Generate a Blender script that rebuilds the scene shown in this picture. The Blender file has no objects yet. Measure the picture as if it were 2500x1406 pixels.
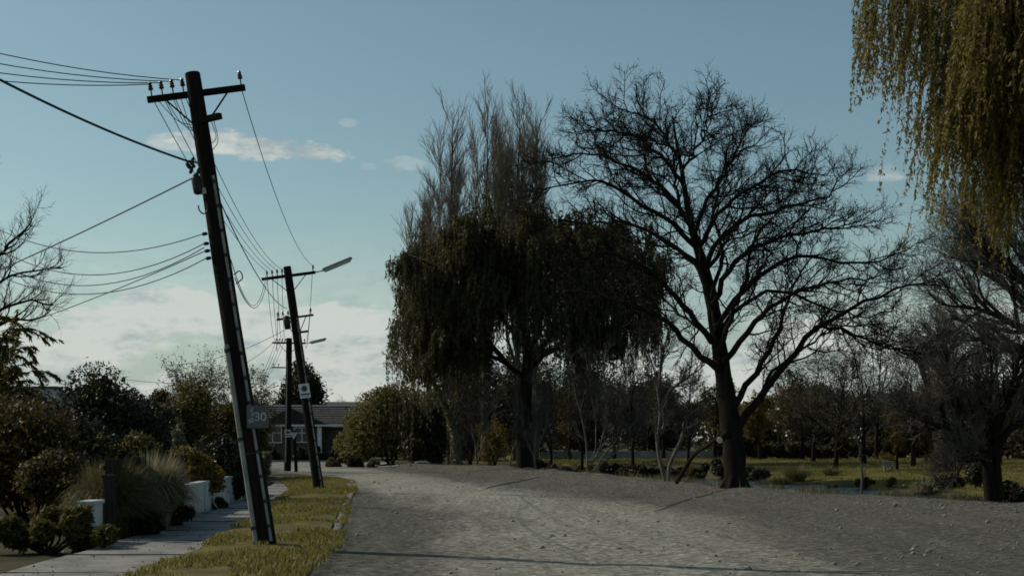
import bpy, math, random
import numpy as np
from mathutils import Vector

# ------------------------------------------------------------------ camera, sky, sun, exposure
SC = bpy.context.scene
COL = SC.collection
F, HY, CX, CH = 3472.2, 1074.0, 1250.0, 1.8       # photo pixels: focal length, horizon row, middle column; eye height in m

cam_d = bpy.data.cameras.new('camera')
cam_d.lens, cam_d.sensor_width = 50.0, 36.0
cam_d.shift_y = (HY - 703.0) / 2500.0
cam_d.clip_end = 6000.0
cam = bpy.data.objects.new('camera', cam_d)
cam.location = (0, 0, CH)
cam.rotation_euler = (math.radians(90), 0, 0)
COL.objects.link(cam)
SC.camera = cam

SUN_EL, SUN_AZ = math.radians(36), math.radians(-68)   # azimuth from +Y, negative to the left
SKY_STRENGTH, SUN_STRENGTH, EXPOSURE = 0.145, 5.0, -0.75

world = bpy.data.worlds.new('World')
SC.world = world
world.use_nodes = True


def build_world():
    nt = world.node_tree
    nt.nodes.clear()
    N, Lk = nt.nodes.new, nt.links.new

    def m(op, a, b=None, c=None, clamp=False):
        n = N('ShaderNodeMath'); n.operation = op; n.use_clamp = clamp
        for i, v in enumerate((a, b, c)):
            if v is None:
                continue
            if isinstance(v, (int, float)):
                n.inputs[i].default_value = v
            else:
                Lk(v, n.inputs[i])
        return n.outputs[0]

    def sstep(x, lo, hi):
        n = N('ShaderNodeMapRange'); n.interpolation_type = 'SMOOTHSTEP'
        Lk(x, n.inputs[0])
        for i, v in ((1, lo), (2, hi)):
            if isinstance(v, (int, float)):
                n.inputs[i].default_value = v
            else:
                Lk(v, n.inputs[i])
        return n.outputs[0]

    sky = N('ShaderNodeTexSky'); sky.sky_type = 'NISHITA'; sky.sun_disc = False
    sky.sun_elevation, sky.sun_rotation = SUN_EL, SUN_AZ
    sky.air_density, sky.dust_density, sky.ozone_density = 1.0, 0.8, 1.0
    tint = N('ShaderNodeMix'); tint.data_type = 'RGBA'; tint.blend_type = 'MULTIPLY'
    tint.inputs[0].default_value = 1.0
    Lk(sky.outputs[0], tint.inputs[6]); tint.inputs[7].default_value = SKY_TINT
    geo = N('ShaderNodeTexCoord')
    sep = N('ShaderNodeSeparateXYZ'); Lk(geo.outputs['Generated'], sep.inputs[0])
    X, Y, Z = sep.outputs
    el = m('ARCSINE', Z)
    az = m('ARCTAN2', X, Y)
    # stretched noise on the direction: flat-based cumulus towards the horizon
    comb = N('ShaderNodeCombineXYZ')
    Lk(m('MULTIPLY', az, 1.0), comb.inputs[0]); Lk(m('MULTIPLY', el, 2.5), comb.inputs[1])
    comb.inputs[2].default_value = 3.17
    n1 = N('ShaderNodeTexNoise'); n1.inputs['Scale'].default_value = 9.0; n1.inputs['Detail'].default_value = 8.0
    n1.inputs['Roughness'].default_value = 0.56; n1.inputs['Distortion'].default_value = 0.35
    Lk(comb.outputs[0], n1.inputs['Vector'])
    n2 = N('ShaderNodeTexNoise'); n2.inputs['Scale'].default_value = 38.0; n2.inputs['Detail'].default_value = 6.0
    n2.inputs['Roughness'].default_value = 0.6
    Lk(comb.outputs[0], n2.inputs['Vector'])
    nz = m('ADD', n1.outputs[0], m('MULTIPLY', m('SUBTRACT', n2.outputs[0], 0.5), 0.22))
    # threshold rises with elevation: a bank of cloud low down, open sky above
    thr = m('ADD', 0.38, m('MULTIPLY', sstep(el, 0.045, 0.140), 0.42))
    bank = sstep(nz, thr, m('ADD', thr, 0.085))
    haze = m('MULTIPLY', m('SUBTRACT', 1.0, sstep(el, 0.0, 0.17)), 0.75)      # thin white haze towards the horizon all round
    dens = m('MAXIMUM', m('MULTIPLY', bank, 0.88), haze)

    def streak(px, py, rx, ry, gain, lo=0.46, hi=0.62):
        a0 = math.atan2(px - CX, F)
        e0 = math.asin((HY - py) / math.sqrt(F * F + (px - CX) ** 2 + (HY - py) ** 2))
        du = m('DIVIDE', m('SUBTRACT', az, a0), rx / F)
        dv = m('DIVIDE', m('ADD', m('SUBTRACT', el, e0), m('MULTIPLY', m('SUBTRACT', az, a0), 0.055)), ry / F)
        r = m('SQRT', m('ADD', m('MULTIPLY', du, du), m('MULTIPLY', dv, dv)))
        body = m('SUBTRACT', 1.0, r)
        v = m('ADD', body, m('MULTIPLY', m('SUBTRACT', n2.outputs[0], 0.5), 1.5))
        v2 = m('ADD', v, m('MULTIPLY', m('SUBTRACT', n1.outputs[0], 0.5), 0.9))
        return m('MULTIPLY', sstep(v2, 0.16, 0.52), gain)
    for s in ((600, 357, 265, 44, 0.92), (450, 350, 130, 26, 0.6), (765, 372, 110, 30, 0.85), (850, 301, 38, 17, 0.3),
              (990, 400, 70, 22, 0.32), (900, 408, 30, 14, 0.22), (2160, 425, 66, 36, 0.6), (400, 735, 175, 46, 0.85), (250, 795, 150, 60, 0.85),
              (150, 830, 120, 60, 0.7), (380, 800, 130, 52, 0.85), (470, 775, 110, 44, 0.8), (640, 775, 130, 52, 0.8), (850, 775, 120, 56, 0.9), (930, 800, 110, 60, 0.75),
              (700, 900, 240, 60, 0.55), (330, 890, 300, 60, 0.6), (180, 705, 70, 22, 0.35),
              (1690, 850, 120, 45, 0.65), (1860, 865, 110, 40, 0.6), (2010, 880, 100, 40, 0.5)):
        dens = m('MAXIMUM', dens, streak(*s))
    ccol = N('ShaderNodeMix'); ccol.data_type = 'RGBA'
    Lk(sstep(m('ADD', m('MULTIPLY', n1.outputs[0], 0.5), m('MULTIPLY', n2.outputs[0], 0.5)), 0.41, 0.57), ccol.inputs[0])
    ccol.inputs[6].default_value = (CLOUD_V * 0.60, CLOUD_V * 0.73, CLOUD_V * 0.76, 1)
    ccol.inputs[7].default_value = (CLOUD_V * 1.06, CLOUD_V * 1.11, CLOUD_V * 1.05, 1)
    mix = N('ShaderNodeMix'); mix.data_type = 'RGBA'
    Lk(dens, mix.inputs[0]); Lk(tint.outputs[2], mix.inputs[6]); Lk(ccol.outputs[2], mix.inputs[7])
    bg = N('ShaderNodeBackground'); bg.inputs[1].default_value = SKY_STRENGTH
    Lk(mix.outputs[2], bg.inputs[0])
    out = N('ShaderNodeOutputWorld'); Lk(bg.outputs[0], out.inputs[0])


SKY_TINT = (0.91, 1.015, 0.875, 1)
CLOUD_V = 6.6
build_world()

sun_d = bpy.data.lights.new('sun', 'SUN')
sun_d.energy, sun_d.angle, sun_d.color = SUN_STRENGTH, math.radians(0.55), (1.0, 0.91, 0.76)
sun = bpy.data.objects.new('sun', sun_d)
sdir = Vector((math.sin(SUN_AZ) * math.cos(SUN_EL), math.cos(SUN_AZ) * math.cos(SUN_EL), math.sin(SUN_EL)))
sun.rotation_euler = sdir.to_track_quat('Z', 'Y').to_euler()
sun.location = (-30, 20, 40)
COL.objects.link(sun)

vs = SC.view_settings
vs.view_transform, vs.look, vs.exposure, vs.gamma = 'Standard', 'None', EXPOSURE, 1.0
vs.use_curve_mapping = False
SC.cycles.max_bounces = 3
SC.cycles.adaptive_threshold = 0.025
SC.cycles.diffuse_bounces = 2
SC.cycles.transparent_max_bounces = 4
SC.cycles.use_denoising = True
SC.cycles.filter_width = 1.7

# ------------------------------------------------------------------ helpers
def W(px, py, Y):
    """a point of the place seen at photo pixel (px, py) when it stands Y metres ahead"""
    return np.array([(px - CX) / F * Y, Y, CH + (HY - py) / F * Y])


def WX(px, Y):
    return (px - CX) / F * Y


def nrm(v):
    return v / np.maximum(np.linalg.norm(v, axis=-1, keepdims=True), 1e-9)


class MB:
    """collects quads (degenerate quads are triangles) and builds ONE mesh object"""
    def __init__(self):
        self.v, self.f, self.t, self.n = [], [np.zeros((0, 4), int)], [np.zeros((0, 3), int)], 0

    def add(self, v, f):
        v = np.asarray(v, float).reshape(-1, 3); f = np.asarray(f, int)
        f = f.reshape(-1, f.shape[-1])
        self.v.append(v); (self.t if f.shape[1] == 3 else self.f).append(f + self.n); self.n += len(v)
        return self

    def spikes(self, P, R, n=3):
        """tubes that run out to a point"""
        Nb, k, _ = P.shape
        base = self.n
        if k > 2:
            self.tubes(P[:, :-1], R[:, :-1], n)
            last = base + np.arange(Nb)[:, None] * ((k - 1) * n) + (k - 2) * n
        else:
            T = nrm(P[:, 1] - P[:, 0]); ref = np.where(np.abs(T[:, 2:3]) > .85, np.array([[1., .13, 0]]), np.array([[0., .11, 1.]]))
            U = nrm(np.cross(T, ref)); V = np.cross(T, U); a = np.linspace(0, 2 * np.pi, n, endpoint=False)
            ring = P[:, :1] + R[:, :1, None] * (np.cos(a)[None, :, None] * U[:, None] + np.sin(a)[None, :, None] * V[:, None])
            self.v.append(ring.reshape(-1, 3)); self.n += Nb * n
            last = base + np.arange(Nb)[:, None] * n
        tip = self.n + np.arange(Nb)
        self.v.append(P[:, -1]); self.n += Nb
        j = np.arange(n)[None]; j2 = (j + 1) % n
        self.t.append(np.stack([last + j, last + j2, np.broadcast_to(tip[:, None], (Nb, n))], -1).reshape(-1, 3))
        return self

    def tubes(self, P, R, n=5):
        P = np.asarray(P, float); R = np.asarray(R, float)
        if P.ndim == 2:
            P, R = P[None], R[None]
        Nb, k, _ = P.shape
        T = nrm(np.gradient(P, axis=1))
        mean = nrm(P[:, -1] - P[:, 0])
        ref = np.where(np.abs(mean[:, 2:3]) > 0.85, np.array([[1.0, 0.13, 0]]), np.array([[0.0, 0.11, 1.0]]))
        U = nrm(np.cross(T, ref[:, None, :])); V = np.cross(T, U)
        a = np.linspace(0, 2 * np.pi, n, endpoint=False)
        ring = (np.cos(a)[None, None, :, None] * U[:, :, None, :] + np.sin(a)[None, None, :, None] * V[:, :, None, :])
        v = P[:, :, None, :] + R[:, :, None, None] * ring
        b = np.arange(Nb)[:, None, None] * (k * n)
        i = np.arange(k - 1)[None, :, None] * n
        j = np.arange(n)[None, None, :]; j2 = (j + 1) % n
        f = np.stack([b + i + j, b + i + j2, b + i + n + j2, b + i + n + j], -1)
        return self.add(v, f)

    def leaves(self, C, D, S, ln, wd, tri=False):
        """diamonds: centre C, long direction D, side direction S"""
        D, S = nrm(D), nrm(S)
        ln = np.broadcast_to(np.asarray(ln, float), (len(C),))[:, None]
        wd = np.broadcast_to(np.asarray(wd, float), (len(C),))[:, None]
        if tri:
            v = np.stack([C + D * ln * .55, C + S * wd * .62 - D * ln * .38, C - S * wd * .62 - D * ln * .3], 1)
            return self.add(v, np.arange(len(C) * 3).reshape(-1, 3))
        v = np.stack([C - D * ln * .5, C + S * wd * .5 - D * ln * .05, C + D * ln * .5, C - S * wd * .5 - D * ln * .05], 1)
        return self.add(v, np.arange(len(C) * 4).reshape(-1, 4))

    def box(self, c, hx, hy, hz):
        c = np.asarray(c, float); hx, hy, hz = (np.asarray(q, float) for q in (hx, hy, hz))
        v = [c + sx * hx + sy * hy + sz * hz for sz in (-1, 1) for sy in (-1, 1) for sx in (-1, 1)]
        f = [(0, 2, 3, 1), (4, 5, 7, 6), (0, 1, 5, 4), (2, 6, 7, 3), (0, 4, 6, 2), (1, 3, 7, 5)]
        return self.add(v, f)

    def abox(self, x0, x1, y0, y1, z0, z1):
        return self.box(((x0 + x1) / 2, (y0 + y1) / 2, (z0 + z1) / 2), ((x1 - x0) / 2, 0, 0), (0, (y1 - y0) / 2, 0), (0, 0, (z1 - z0) / 2))

    def lathe(self, p0, axis, prof, n=10):
        p0 = np.asarray(p0, float); A = nrm(np.asarray(axis, float))
        ref = np.array([1.0, 0, 0]) if abs(A[2]) > .8 else np.array([0, 0, 1.0])
        U = nrm(np.cross(A, ref)); V = np.cross(A, U)
        a = np.linspace(0, 2 * np.pi, n, endpoint=False)
        pr = [(prof[0][0], 1e-4)] + list(prof) + [(prof[-1][0], 1e-4)]
        v = np.array([[p0 + A * d + r * (np.cos(t) * U + np.sin(t) * V) for t in a] for d, r in pr])
        k = len(pr); i = np.arange(k - 1)[:, None] * n; j = np.arange(n)[None, :]; j2 = (j + 1) % n
        return self.add(v, np.stack([i + j, i + j2, i + n + j2, i + n + j], -1))

    def grid(self, V):
        a, b, _ = V.shape
        i = np.arange(a - 1)[:, None] * b; j = np.arange(b - 1)[None, :]
        return self.add(V, np.stack([i + j, i + j + 1, i + b + j + 1, i + b + j], -1))

    def build(self, name, mat, parent=None, loc=None, smooth=False, bevel=0):
        v = np.concatenate(self.v); f = np.concatenate(self.f); tr = np.concatenate(self.t)
        off = np.zeros(3)
        if parent is not None:
            off = np.array(parent['_b']) if '_b' in parent else np.array(parent.location)
        elif loc is not None:
            off = np.asarray(loc, float)
        v = v - off
        me = bpy.data.meshes.new(name)
        me.vertices.add(len(v)); me.vertices.foreach_set('co', v.astype(np.float32).ravel())
        q4, q3 = len(f), len(tr)
        me.loops.add(q4 * 4 + q3 * 3); me.loops.foreach_set('vertex_index', np.concatenate([f.ravel(), tr.ravel()]).astype(np.int32))
        me.polygons.add(q4 + q3)
        me.polygons.foreach_set('loop_start', np.concatenate([np.arange(0, q4 * 4, 4), q4 * 4 + np.arange(0, q3 * 3, 3)]).astype(np.int32))
        me.polygons.foreach_set('use_smooth', np.full(q4 + q3, smooth))
        me.update(calc_edges=True)
        me.materials.append(MAT[mat])
        o = bpy.data.objects.new(name, me); COL.objects.link(o)
        if parent is not None:
            o.parent = parent
            o['_b'] = [float(q) for q in off]
        else:
            o.location = off
            o['_b'] = [float(q) for q in off]
        if bevel:
            md = o.modifiers.new('bevel', 'BEVEL'); md.width = bevel; md.segments = 2; md.limit_method = 'ANGLE'
        return o


def tag(o, label, cat, group=None, kind=None):
    if label: o['label'] = label
    if cat: o['category'] = cat
    if group: o['group'] = group
    if kind: o['kind'] = kind
    return o


def thing(name, label, cat, loc, group=None):
    o = bpy.data.objects.new(name, None); COL.objects.link(o)
    o.location = [float(q) for q in loc]; o.empty_display_size = 0.2
    o['_b'] = [float(q) for q in loc]
    return tag(o, label, cat, group)


def text_mesh(s, size, origin, ux, uz, name, mat, parent, extr=0.002):
    """lettering as flat mesh: origin = lower left, ux = along the line, uz = up"""
    cu = bpy.data.curves.new('lettering', 'FONT'); cu.body = s; cu.size = size; cu.extrude = extr
    tmp = bpy.data.objects.new('lettering', cu); COL.objects.link(tmp)
    bpy.context.view_layer.update()
    me = bpy.data.meshes.new_from_object(tmp.evaluated_get(bpy.context.evaluated_depsgraph_get()))
    bpy.data.objects.remove(tmp)
    ux, uz = nrm(np.asarray(ux, float)), nrm(np.asarray(uz, float)); un = np.cross(ux, uz)
    co = np.empty(len(me.vertices) * 3, np.float32); me.vertices.foreach_get('co', co); co = co.reshape(-1, 3)
    v = np.asarray(origin) + co[:, :1] * ux + co[:, 1:2] * uz + co[:, 2:3] * un - np.array(parent['_b'])
    me.vertices.foreach_set('co', v.astype(np.float32).ravel()); me.update()
    me.name = name; me.materials.clear(); me.materials.append(MAT[mat])
    o = bpy.data.objects.new(name, me); COL.objects.link(o); o.parent = parent; o['_b'] = list(parent['_b'])
    return o


# ------------------------------------------------------------------ materials
MAT = {}


def mat_base(name):
    m = bpy.data.materials.new(name); m.use_nodes = True
    nt = m.node_tree; nt.nodes.clear()
    out = nt.nodes.new('ShaderNodeOutputMaterial')
    b = nt.nodes.new('ShaderNodeBsdfPrincipled'); nt.links.new(b.outputs[0], out.inputs[0])
    MAT[name] = m
    return m, nt, b, out


def ramp(nt, fac, stops):
    r = nt.nodes.new('ShaderNodeValToRGB'); e = r.color_ramp.elements
    while len(e) > 1: e.remove(e[0])
    e[0].position, e[0].color = stops[0][0], (*stops[0][1], 1)
    for p, c in stops[1:]:
        q = e.new(p); q.color = (*c, 1)
    nt.links.new(fac, r.inputs[0])
    return r.outputs[0]


def noise(nt, scale, detail=5, rough=.55, vec=None, dist=0):
    n = nt.nodes.new('ShaderNodeTexNoise'); n.inputs['Scale'].default_value = scale
    n.inputs['Detail'].default_value = detail; n.inputs['Roughness'].default_value = rough; n.inputs['Distortion'].default_value = dist
    if vec is not None: nt.links.new(vec, n.inputs['Vector'])
    return n.outputs[0]


def objco(nt, scale=(1, 1, 1)):
    t = nt.nodes.new('ShaderNodeTexCoord'); mp = nt.nodes.new('ShaderNodeMapping'); mp.inputs['Scale'].default_value = scale
    nt.links.new(t.outputs['Object'], mp.inputs[0])
    return mp.outputs[0]


def bump(nt, b, h, strength, dist):
    n = nt.nodes.new('ShaderNodeBump'); n.inputs['Strength'].default_value = strength; n.inputs['Distance'].default_value = dist
    nt.links.new(h, n.inputs['Height']); nt.links.new(n.outputs[0], b.inputs['Normal'])


def m_noise(name, c0, c1, scale=3.0, rough=.85, spec=.2, bs=.4, bd=.01, stretch=(1, 1, 1), c2=None, metal=0):
    m, nt, b, out = mat_base(name)
    co = objco(nt, stretch)
    f = noise(nt, scale, 7, .62, co)
    st = [(.3, c0), (.62, c1)] + ([(.8, c2)] if c2 else [])
    nt.links.new(ramp(nt, f, st), b.inputs['Base Color'])
    b.inputs['Roughness'].default_value = rough; b.inputs['Specular IOR Level'].default_value = spec
    b.inputs['Metallic'].default_value = metal
    if bs: bump(nt, b, noise(nt, scale * 6, 6, .65, co), bs, bd)
    return m


def m_leaf(name, cols, trans=.35, rough=.55, spec=.25):
    """each leaf its own shade from the palette; some light passes through"""
    m, nt, b, out = mat_base(name)
    g = nt.nodes.new('ShaderNodeNewGeometry')
    n = len(cols)
    col = ramp(nt, g.outputs['Random Per Island'], [((i + .5) / n, c) for i, c in enumerate(cols)])
    nt.links.new(col, b.inputs['Base Color'])
    b.inputs['Roughness'].default_value = rough; b.inputs['Specular IOR Level'].default_value = spec
    tr = nt.nodes.new('ShaderNodeBsdfTranslucent'); nt.links.new(col, tr.inputs[0])
    mx = nt.nodes.new('ShaderNodeMixShader'); mx.inputs[0].default_value = trans
    nt.links.new(b.outputs[0], mx.inputs[1]); nt.links.new(tr.outputs[0], mx.inputs[2]); nt.links.new(mx.outputs[0], out.inputs[0])
    return m


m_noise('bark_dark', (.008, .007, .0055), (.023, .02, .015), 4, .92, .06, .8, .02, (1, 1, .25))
m_noise('bark_grey', (.05, .045, .037), (.13, .12, .10), 4, .9, .15, .7, .02, (1, 1, .3))
m_noise('bark_pale', (.05, .045, .035), (.16, .145, .12), 5, .85, .2, .6, .01, (1, 1, .3))
m_noise('twig_brown', (.06, .053, .042), (.13, .115, .09), 3, .9, .12, 0)
m_noise('twig_grey', (.09, .08, .068), (.20, .18, .155), 3, .85, .2, 0)
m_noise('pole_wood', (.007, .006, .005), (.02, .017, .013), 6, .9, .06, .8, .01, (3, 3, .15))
m_noise('galvanised', (.28, .28, .27), (.42, .42, .40), 5, .5, .4, .2, .003, metal=.3)
m_noise('conduit_grey', (.17, .165, .145), (.29, .28, .25), 4, .6, .3, .1, .002)
m_noise('black_plastic', (.012, .012, .012), (.03, .03, .03), 6, .5, .3, .2, .002)
m_noise('cable', (.02, .02, .02), (.04, .04, .04), 3, .6, .3, 0)
m_noise('ceramic_brown', (.03, .018, .012), (.06, .035, .02), 6, .3, .5, 0)
m_noise('lamp_metal', (.22, .22, .21), (.34, .34, .32), 5, .6, .3, .1, .002)
m_noise('lamp_diffuser', (.45, .43, .38), (.58, .56, .50), 6, .5, .3, 0)
m_noise('sign_white', (.62, .62, .60), (.80, .80, .78), 3, .5, .3, .1, .001)
m_noise('sign_dark', (.02, .02, .022), (.05, .05, .05), 3, .5, .3, 0)
m_noise('sign_grey', (.16, .165, .16), (.25, .255, .25), 5, .6, .25, .2, .002)
m_noise('board_grey', (.08, .085, .083), (.13, .137, .134), 5, .7, .25, .2, .002)
m_noise('chalk', (.36, .37, .36), (.52, .53, .52), 12, .9, .1, 0)
m_noise('white_render', (.24, .25, .25), (.50, .51, .50), 1.6, .9, .15, .4, .008, (1, 1, .45), c2=(.58, .58, .56))
m_noise('fence_dark', (.012, .011, .009), (.035, .03, .025), 5, .9, .1, .6, .006, (4, 4, .3))
m_noise('concrete', (.12, .116, .10), (.26, .25, .22), 2.2, .9, .15, .5, .006)
m_noise('footpath_seal', (.13, .128, .12), (.27, .262, .24), 1.3, .92, .12, .5, .006)
m_noise('seal_far', (.12, .118, .11), (.24, .235, .215), .7, .92, .12, .4, .006)
m_noise('house_wall', (.05, .047, .04), (.085, .08, .07), 1.5, .9, .15, .3, .004)
m_noise('shed_wall', (.40, .42, .44), (.58, .60, .62), 1.0, .85, .2, .3, .004)
m_noise('roof_tile', (.05, .049, .047), (.105, .102, .096), 2.0, .85, .2, .5, .01)
m_noise('gable_dark', (.02, .017, .014), (.045, .04, .033), 3, .9, .15, .4, .01)
m_noise('trim_white', (.55, .55, .53), (.74, .74, .72), 3, .6, .25, 0)
m_noise('stone', (.12, .117, .10), (.27, .26, .225), 9, .9, .15, 0)
m_noise('park_wall', (.20, .20, .195), (.34, .34, .33), 1.2, .9, .15, .4, .006)
m_noise('cut_wood', (.45, .40, .32), (.62, .56, .46), 7, .8, .2, .2, .003)
m_noise('joint_line_dark', (.02, .02, .02), (.05, .05, .048), 5, .8, .2, .3, .003)
m_noise('ground_soil', (.030, .028, .018), (.075, .07, .035), .35, .95, .08, .8, .05, c2=(.11, .10, .05))
m_noise('grass_sheet', (.07, .06, .03), (.15, .13, .045), 2.2, .95, .08, .7, .03, c2=(.26, .22, .08))
m_noise('bank_sheet', (.05, .05, .016), (.135, .12, .03), .5, .95, .08, .8, .05, c2=(.20, .17, .07))

m_leaf('leaf_olive', [(.05, .05, .014), (.09, .082, .02), (.15, .125, .03), (.07, .066, .02)], .42)
m_leaf('leaf_dark', [(.014, .018, .008), (.028, .03, .011), (.05, .045, .014), (.02, .022, .009)], .22, .45, .35)
m_leaf('leaf_brown', [(.045, .035, .012), (.09, .064, .018), (.03, .028, .012), (.14, .10, .032)], .4)
m_leaf('leaf_gold', [(.14, .095, .014), (.20, .14, .02), (.09, .07, .015), (.16, .12, .03)], .45)
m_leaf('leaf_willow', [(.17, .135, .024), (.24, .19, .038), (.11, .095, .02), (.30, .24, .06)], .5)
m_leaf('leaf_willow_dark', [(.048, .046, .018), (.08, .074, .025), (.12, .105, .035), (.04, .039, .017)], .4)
m_leaf('leaf_silver', [(.10, .10, .06), (.16, .15, .09), (.07, .07, .04), (.22, .21, .14)], .3, .5, .4)
m_leaf('leaf_ivy', [(.09, .085, .025), (.16, .145, .05), (.05, .05, .018), (.22, .20, .09)], .3, .4, .45)
m_leaf('leaf_corner', [(.11, .098, .028), (.17, .15, .045), (.07, .068, .02), (.22, .195, .08)], .42)
m_noise('twig_poplar', (.14, .108, .072), (.27, .215, .15), 3, .85, .2, 0)
m_leaf('leaf_mass', [(.035, .033, .018), (.055, .05, .026), (.085, .072, .034), (.03, .03, .018)], .35)
m_noise('twig_dull', (.035, .032, .026), (.085, .078, .066), 3, .85, .2, 0)
m_leaf('leaf_dry', [(.06, .045, .028), (.10, .075, .045), (.04, .03, .02)], .3)
m_leaf('tussock_pale', [(.20, .175, .09), (.30, .27, .15), (.14, .12, .05), (.36, .33, .22)], .4)
m_leaf('tussock_olive', [(.10, .088, .032), (.15, .13, .05), (.07, .062, .022), (.20, .18, .08)], .4)
m_leaf('grass_blade', [(.14, .125, .028), (.22, .19, .045), (.30, .25, .075), (.10, .095, .024)], .45)
m_leaf('flax_blade', [(.10, .10, .05), (.20, .20, .13), (.07, .07, .03), (.30, .30, .22)], .25, .35, .5)


def m_gravel():
    m, nt, b, out = mat_base('gravel')
    t = nt.nodes.new('ShaderNodeTexCoord'); co = t.outputs['Object']
    big = noise(nt, .12, 4, .6, co, .6)
    mp = nt.nodes.new('ShaderNodeMapping'); mp.inputs['Rotation'].default_value = (0, 0, math.radians(14)); mp.inputs['Scale'].default_value = (1.0, .16, 1)
    nt.links.new(co, mp.inputs[0])
    streak = noise(nt, .9, 6, .62, mp.outputs[0], .3)
    fine = noise(nt, 3.6, 11, .86, co)
    vor = nt.nodes.new('ShaderNodeTexVoronoi'); vor.inputs['Scale'].default_value = 7; nt.links.new(co, vor.inputs['Vector'])
    c_a = ramp(nt, streak, [(.32, (.14, .136, .112)), (.52, (.23, .225, .19)), (.68, (.34, .335, .29))])
    c_b = ramp(nt, fine, [(.40, (.085, .08, .064)), (.5, (.22, .212, .178)), (.60, (.46, .45, .39))])
    mix = nt.nodes.new('ShaderNodeMix'); mix.data_type = 'RGBA'
    f = ramp(nt, big, [(.35, (.5,) * 3), (.65, (.85,) * 3)])
    nt.links.new(f, mix.inputs[0]); nt.links.new(c_a, mix.inputs[6]); nt.links.new(c_b, mix.inputs[7])
    mul = nt.nodes.new('ShaderNodeMix'); mul.data_type = 'RGBA'; mul.blend_type = 'MULTIPLY'; mul.inputs[0].default_value = .55
    nt.links.new(mix.outputs[2], mul.inputs[6])
    nt.links.new(ramp(nt, vor.outputs['Distance'], [(.1, (1, 1, 1)), (.6, (.45, .45, .43))]), mul.inputs[7])
    # the worn wheel band of the road: paler packed fines in a strip that follows the road
    def m(op, a, c):
        n = nt.nodes.new('ShaderNodeMath'); n.operation = op
        for i, v in enumerate((a, c)):
            if isinstance(v, (int, float)): n.inputs[i].default_value = v
            else: nt.links.new(v, n.inputs[i])
        return n.outputs[0]
    sp = nt.nodes.new('ShaderNodeSeparateXYZ'); nt.links.new(co, sp.inputs[0])
    d = m('SUBTRACT', m('ADD', m('MULTIPLY', sp.outputs[0], .97), m('MULTIPLY', m('MAXIMUM', sp.outputs[1], 34.0), .243)), 10.0)
    d = m('ADD', d, m('MULTIPLY', m('SUBTRACT', streak, .5), 5.0))
    band = nt.nodes.new('ShaderNodeMapRange'); band.interpolation_type = 'SMOOTHSTEP'
    nt.links.new(m('ABSOLUTE', d, 0), band.inputs[0])
    for i, v in ((1, 1.2), (2, 4.2), (3, 1.6), (4, .66)): band.inputs[i].default_value = v
    sc = nt.nodes.new('ShaderNodeVectorMath'); sc.operation = 'SCALE'
    nt.links.new(mul.outputs[2], sc.inputs[0]); nt.links.new(band.outputs[0], sc.inputs['Scale'])
    nt.links.new(sc.outputs[0], b.inputs['Base Color'])
    b.inputs['Roughness'].default_value = .95; b.inputs['Specular IOR Level'].default_value = .1
    add = nt.nodes.new('ShaderNodeMath'); add.operation = 'SUBTRACT'
    nt.links.new(fine, add.inputs[0]); nt.links.new(vor.outputs['Distance'], add.inputs[1])
    bump(nt, b, add.outputs[0], 1.0, .06)


m_gravel()


def m_water():
    m, nt, b, out = mat_base('water')
    b.inputs['Base Color'].default_value = (.012, .016, .016, 1)
    b.inputs['Roughness'].default_value = .12; b.inputs['Specular IOR Level'].default_value = .6
    co = objco(nt, (1, .5, 1))
    bump(nt, b, noise(nt, 3.0, 5, .65, co), .9, .10)


m_water()


def m_glass():
    m, nt, b, out = mat_base('window_glass')
    b.inputs['Base Color'].default_value = (.012, .014, .016, 1)
    b.inputs['Roughness'].default_value = .08; b.inputs['Specular IOR Level'].default_value = .6


m_glass()

# ------------------------------------------------------------------ terrain
LIP = np.array([(-60, 112), (-30, 107), (-12, 102), (-3, 93.5), (2.4, 83), (6.4, 65), (7.9, 56), (10.3, 48.2), (12.3, 44.2), (14.8, 40.8), (22, 34), (40, 24), (90, 5)], float)
_rg = np.random.default_rng(5)
_ph = _rg.uniform(0, 6.28, (24, 2)); _fr = _rg.uniform(.25, 2.2, 24); _an = _rg.uniform(0, 6.28, 24)


def wob(x, y, lo=0, hi=24):
    r = np.zeros(np.broadcast(x, y).shape)
    for i in range(lo, hi):
        r = r + np.sin((x * np.cos(_an[i]) + y * np.sin(_an[i])) * _fr[i] + _ph[i, 0]) / (1 + 1.6 * _fr[i])
    return r / 5


def lip_sd(x, y):
    """metres beyond the lip of the near bank (negative on the road side)"""
    x, y = np.broadcast_arrays(np.asarray(x, float), np.asarray(y, float))
    best = np.full(x.shape, 1e9); sg = np.ones(x.shape)
    for (ax, ay), (bx, by) in zip(LIP[:-1], LIP[1:]):
        dx, dy = bx - ax, by - ay
        t = np.clip(((x - ax) * dx + (y - ay) * dy) / (dx * dx + dy * dy), 0, 1)
        d = np.hypot(x - ax - t * dx, y - ay - t * dy)
        s = np.where((dx * (y - ay) - dy * (x - ax)) > 0, 1.0, -1.0)
        up = d < best - 1e-9
        best = np.where(up, d, best); sg = np.where(up, s, sg)
    return best * sg


def smooth(a, b, x):
    t = np.clip((x - a) / (b - a), 0, 1)
    return t * t * (3 - 2 * t)


WATER_Z = -0.85


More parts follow.
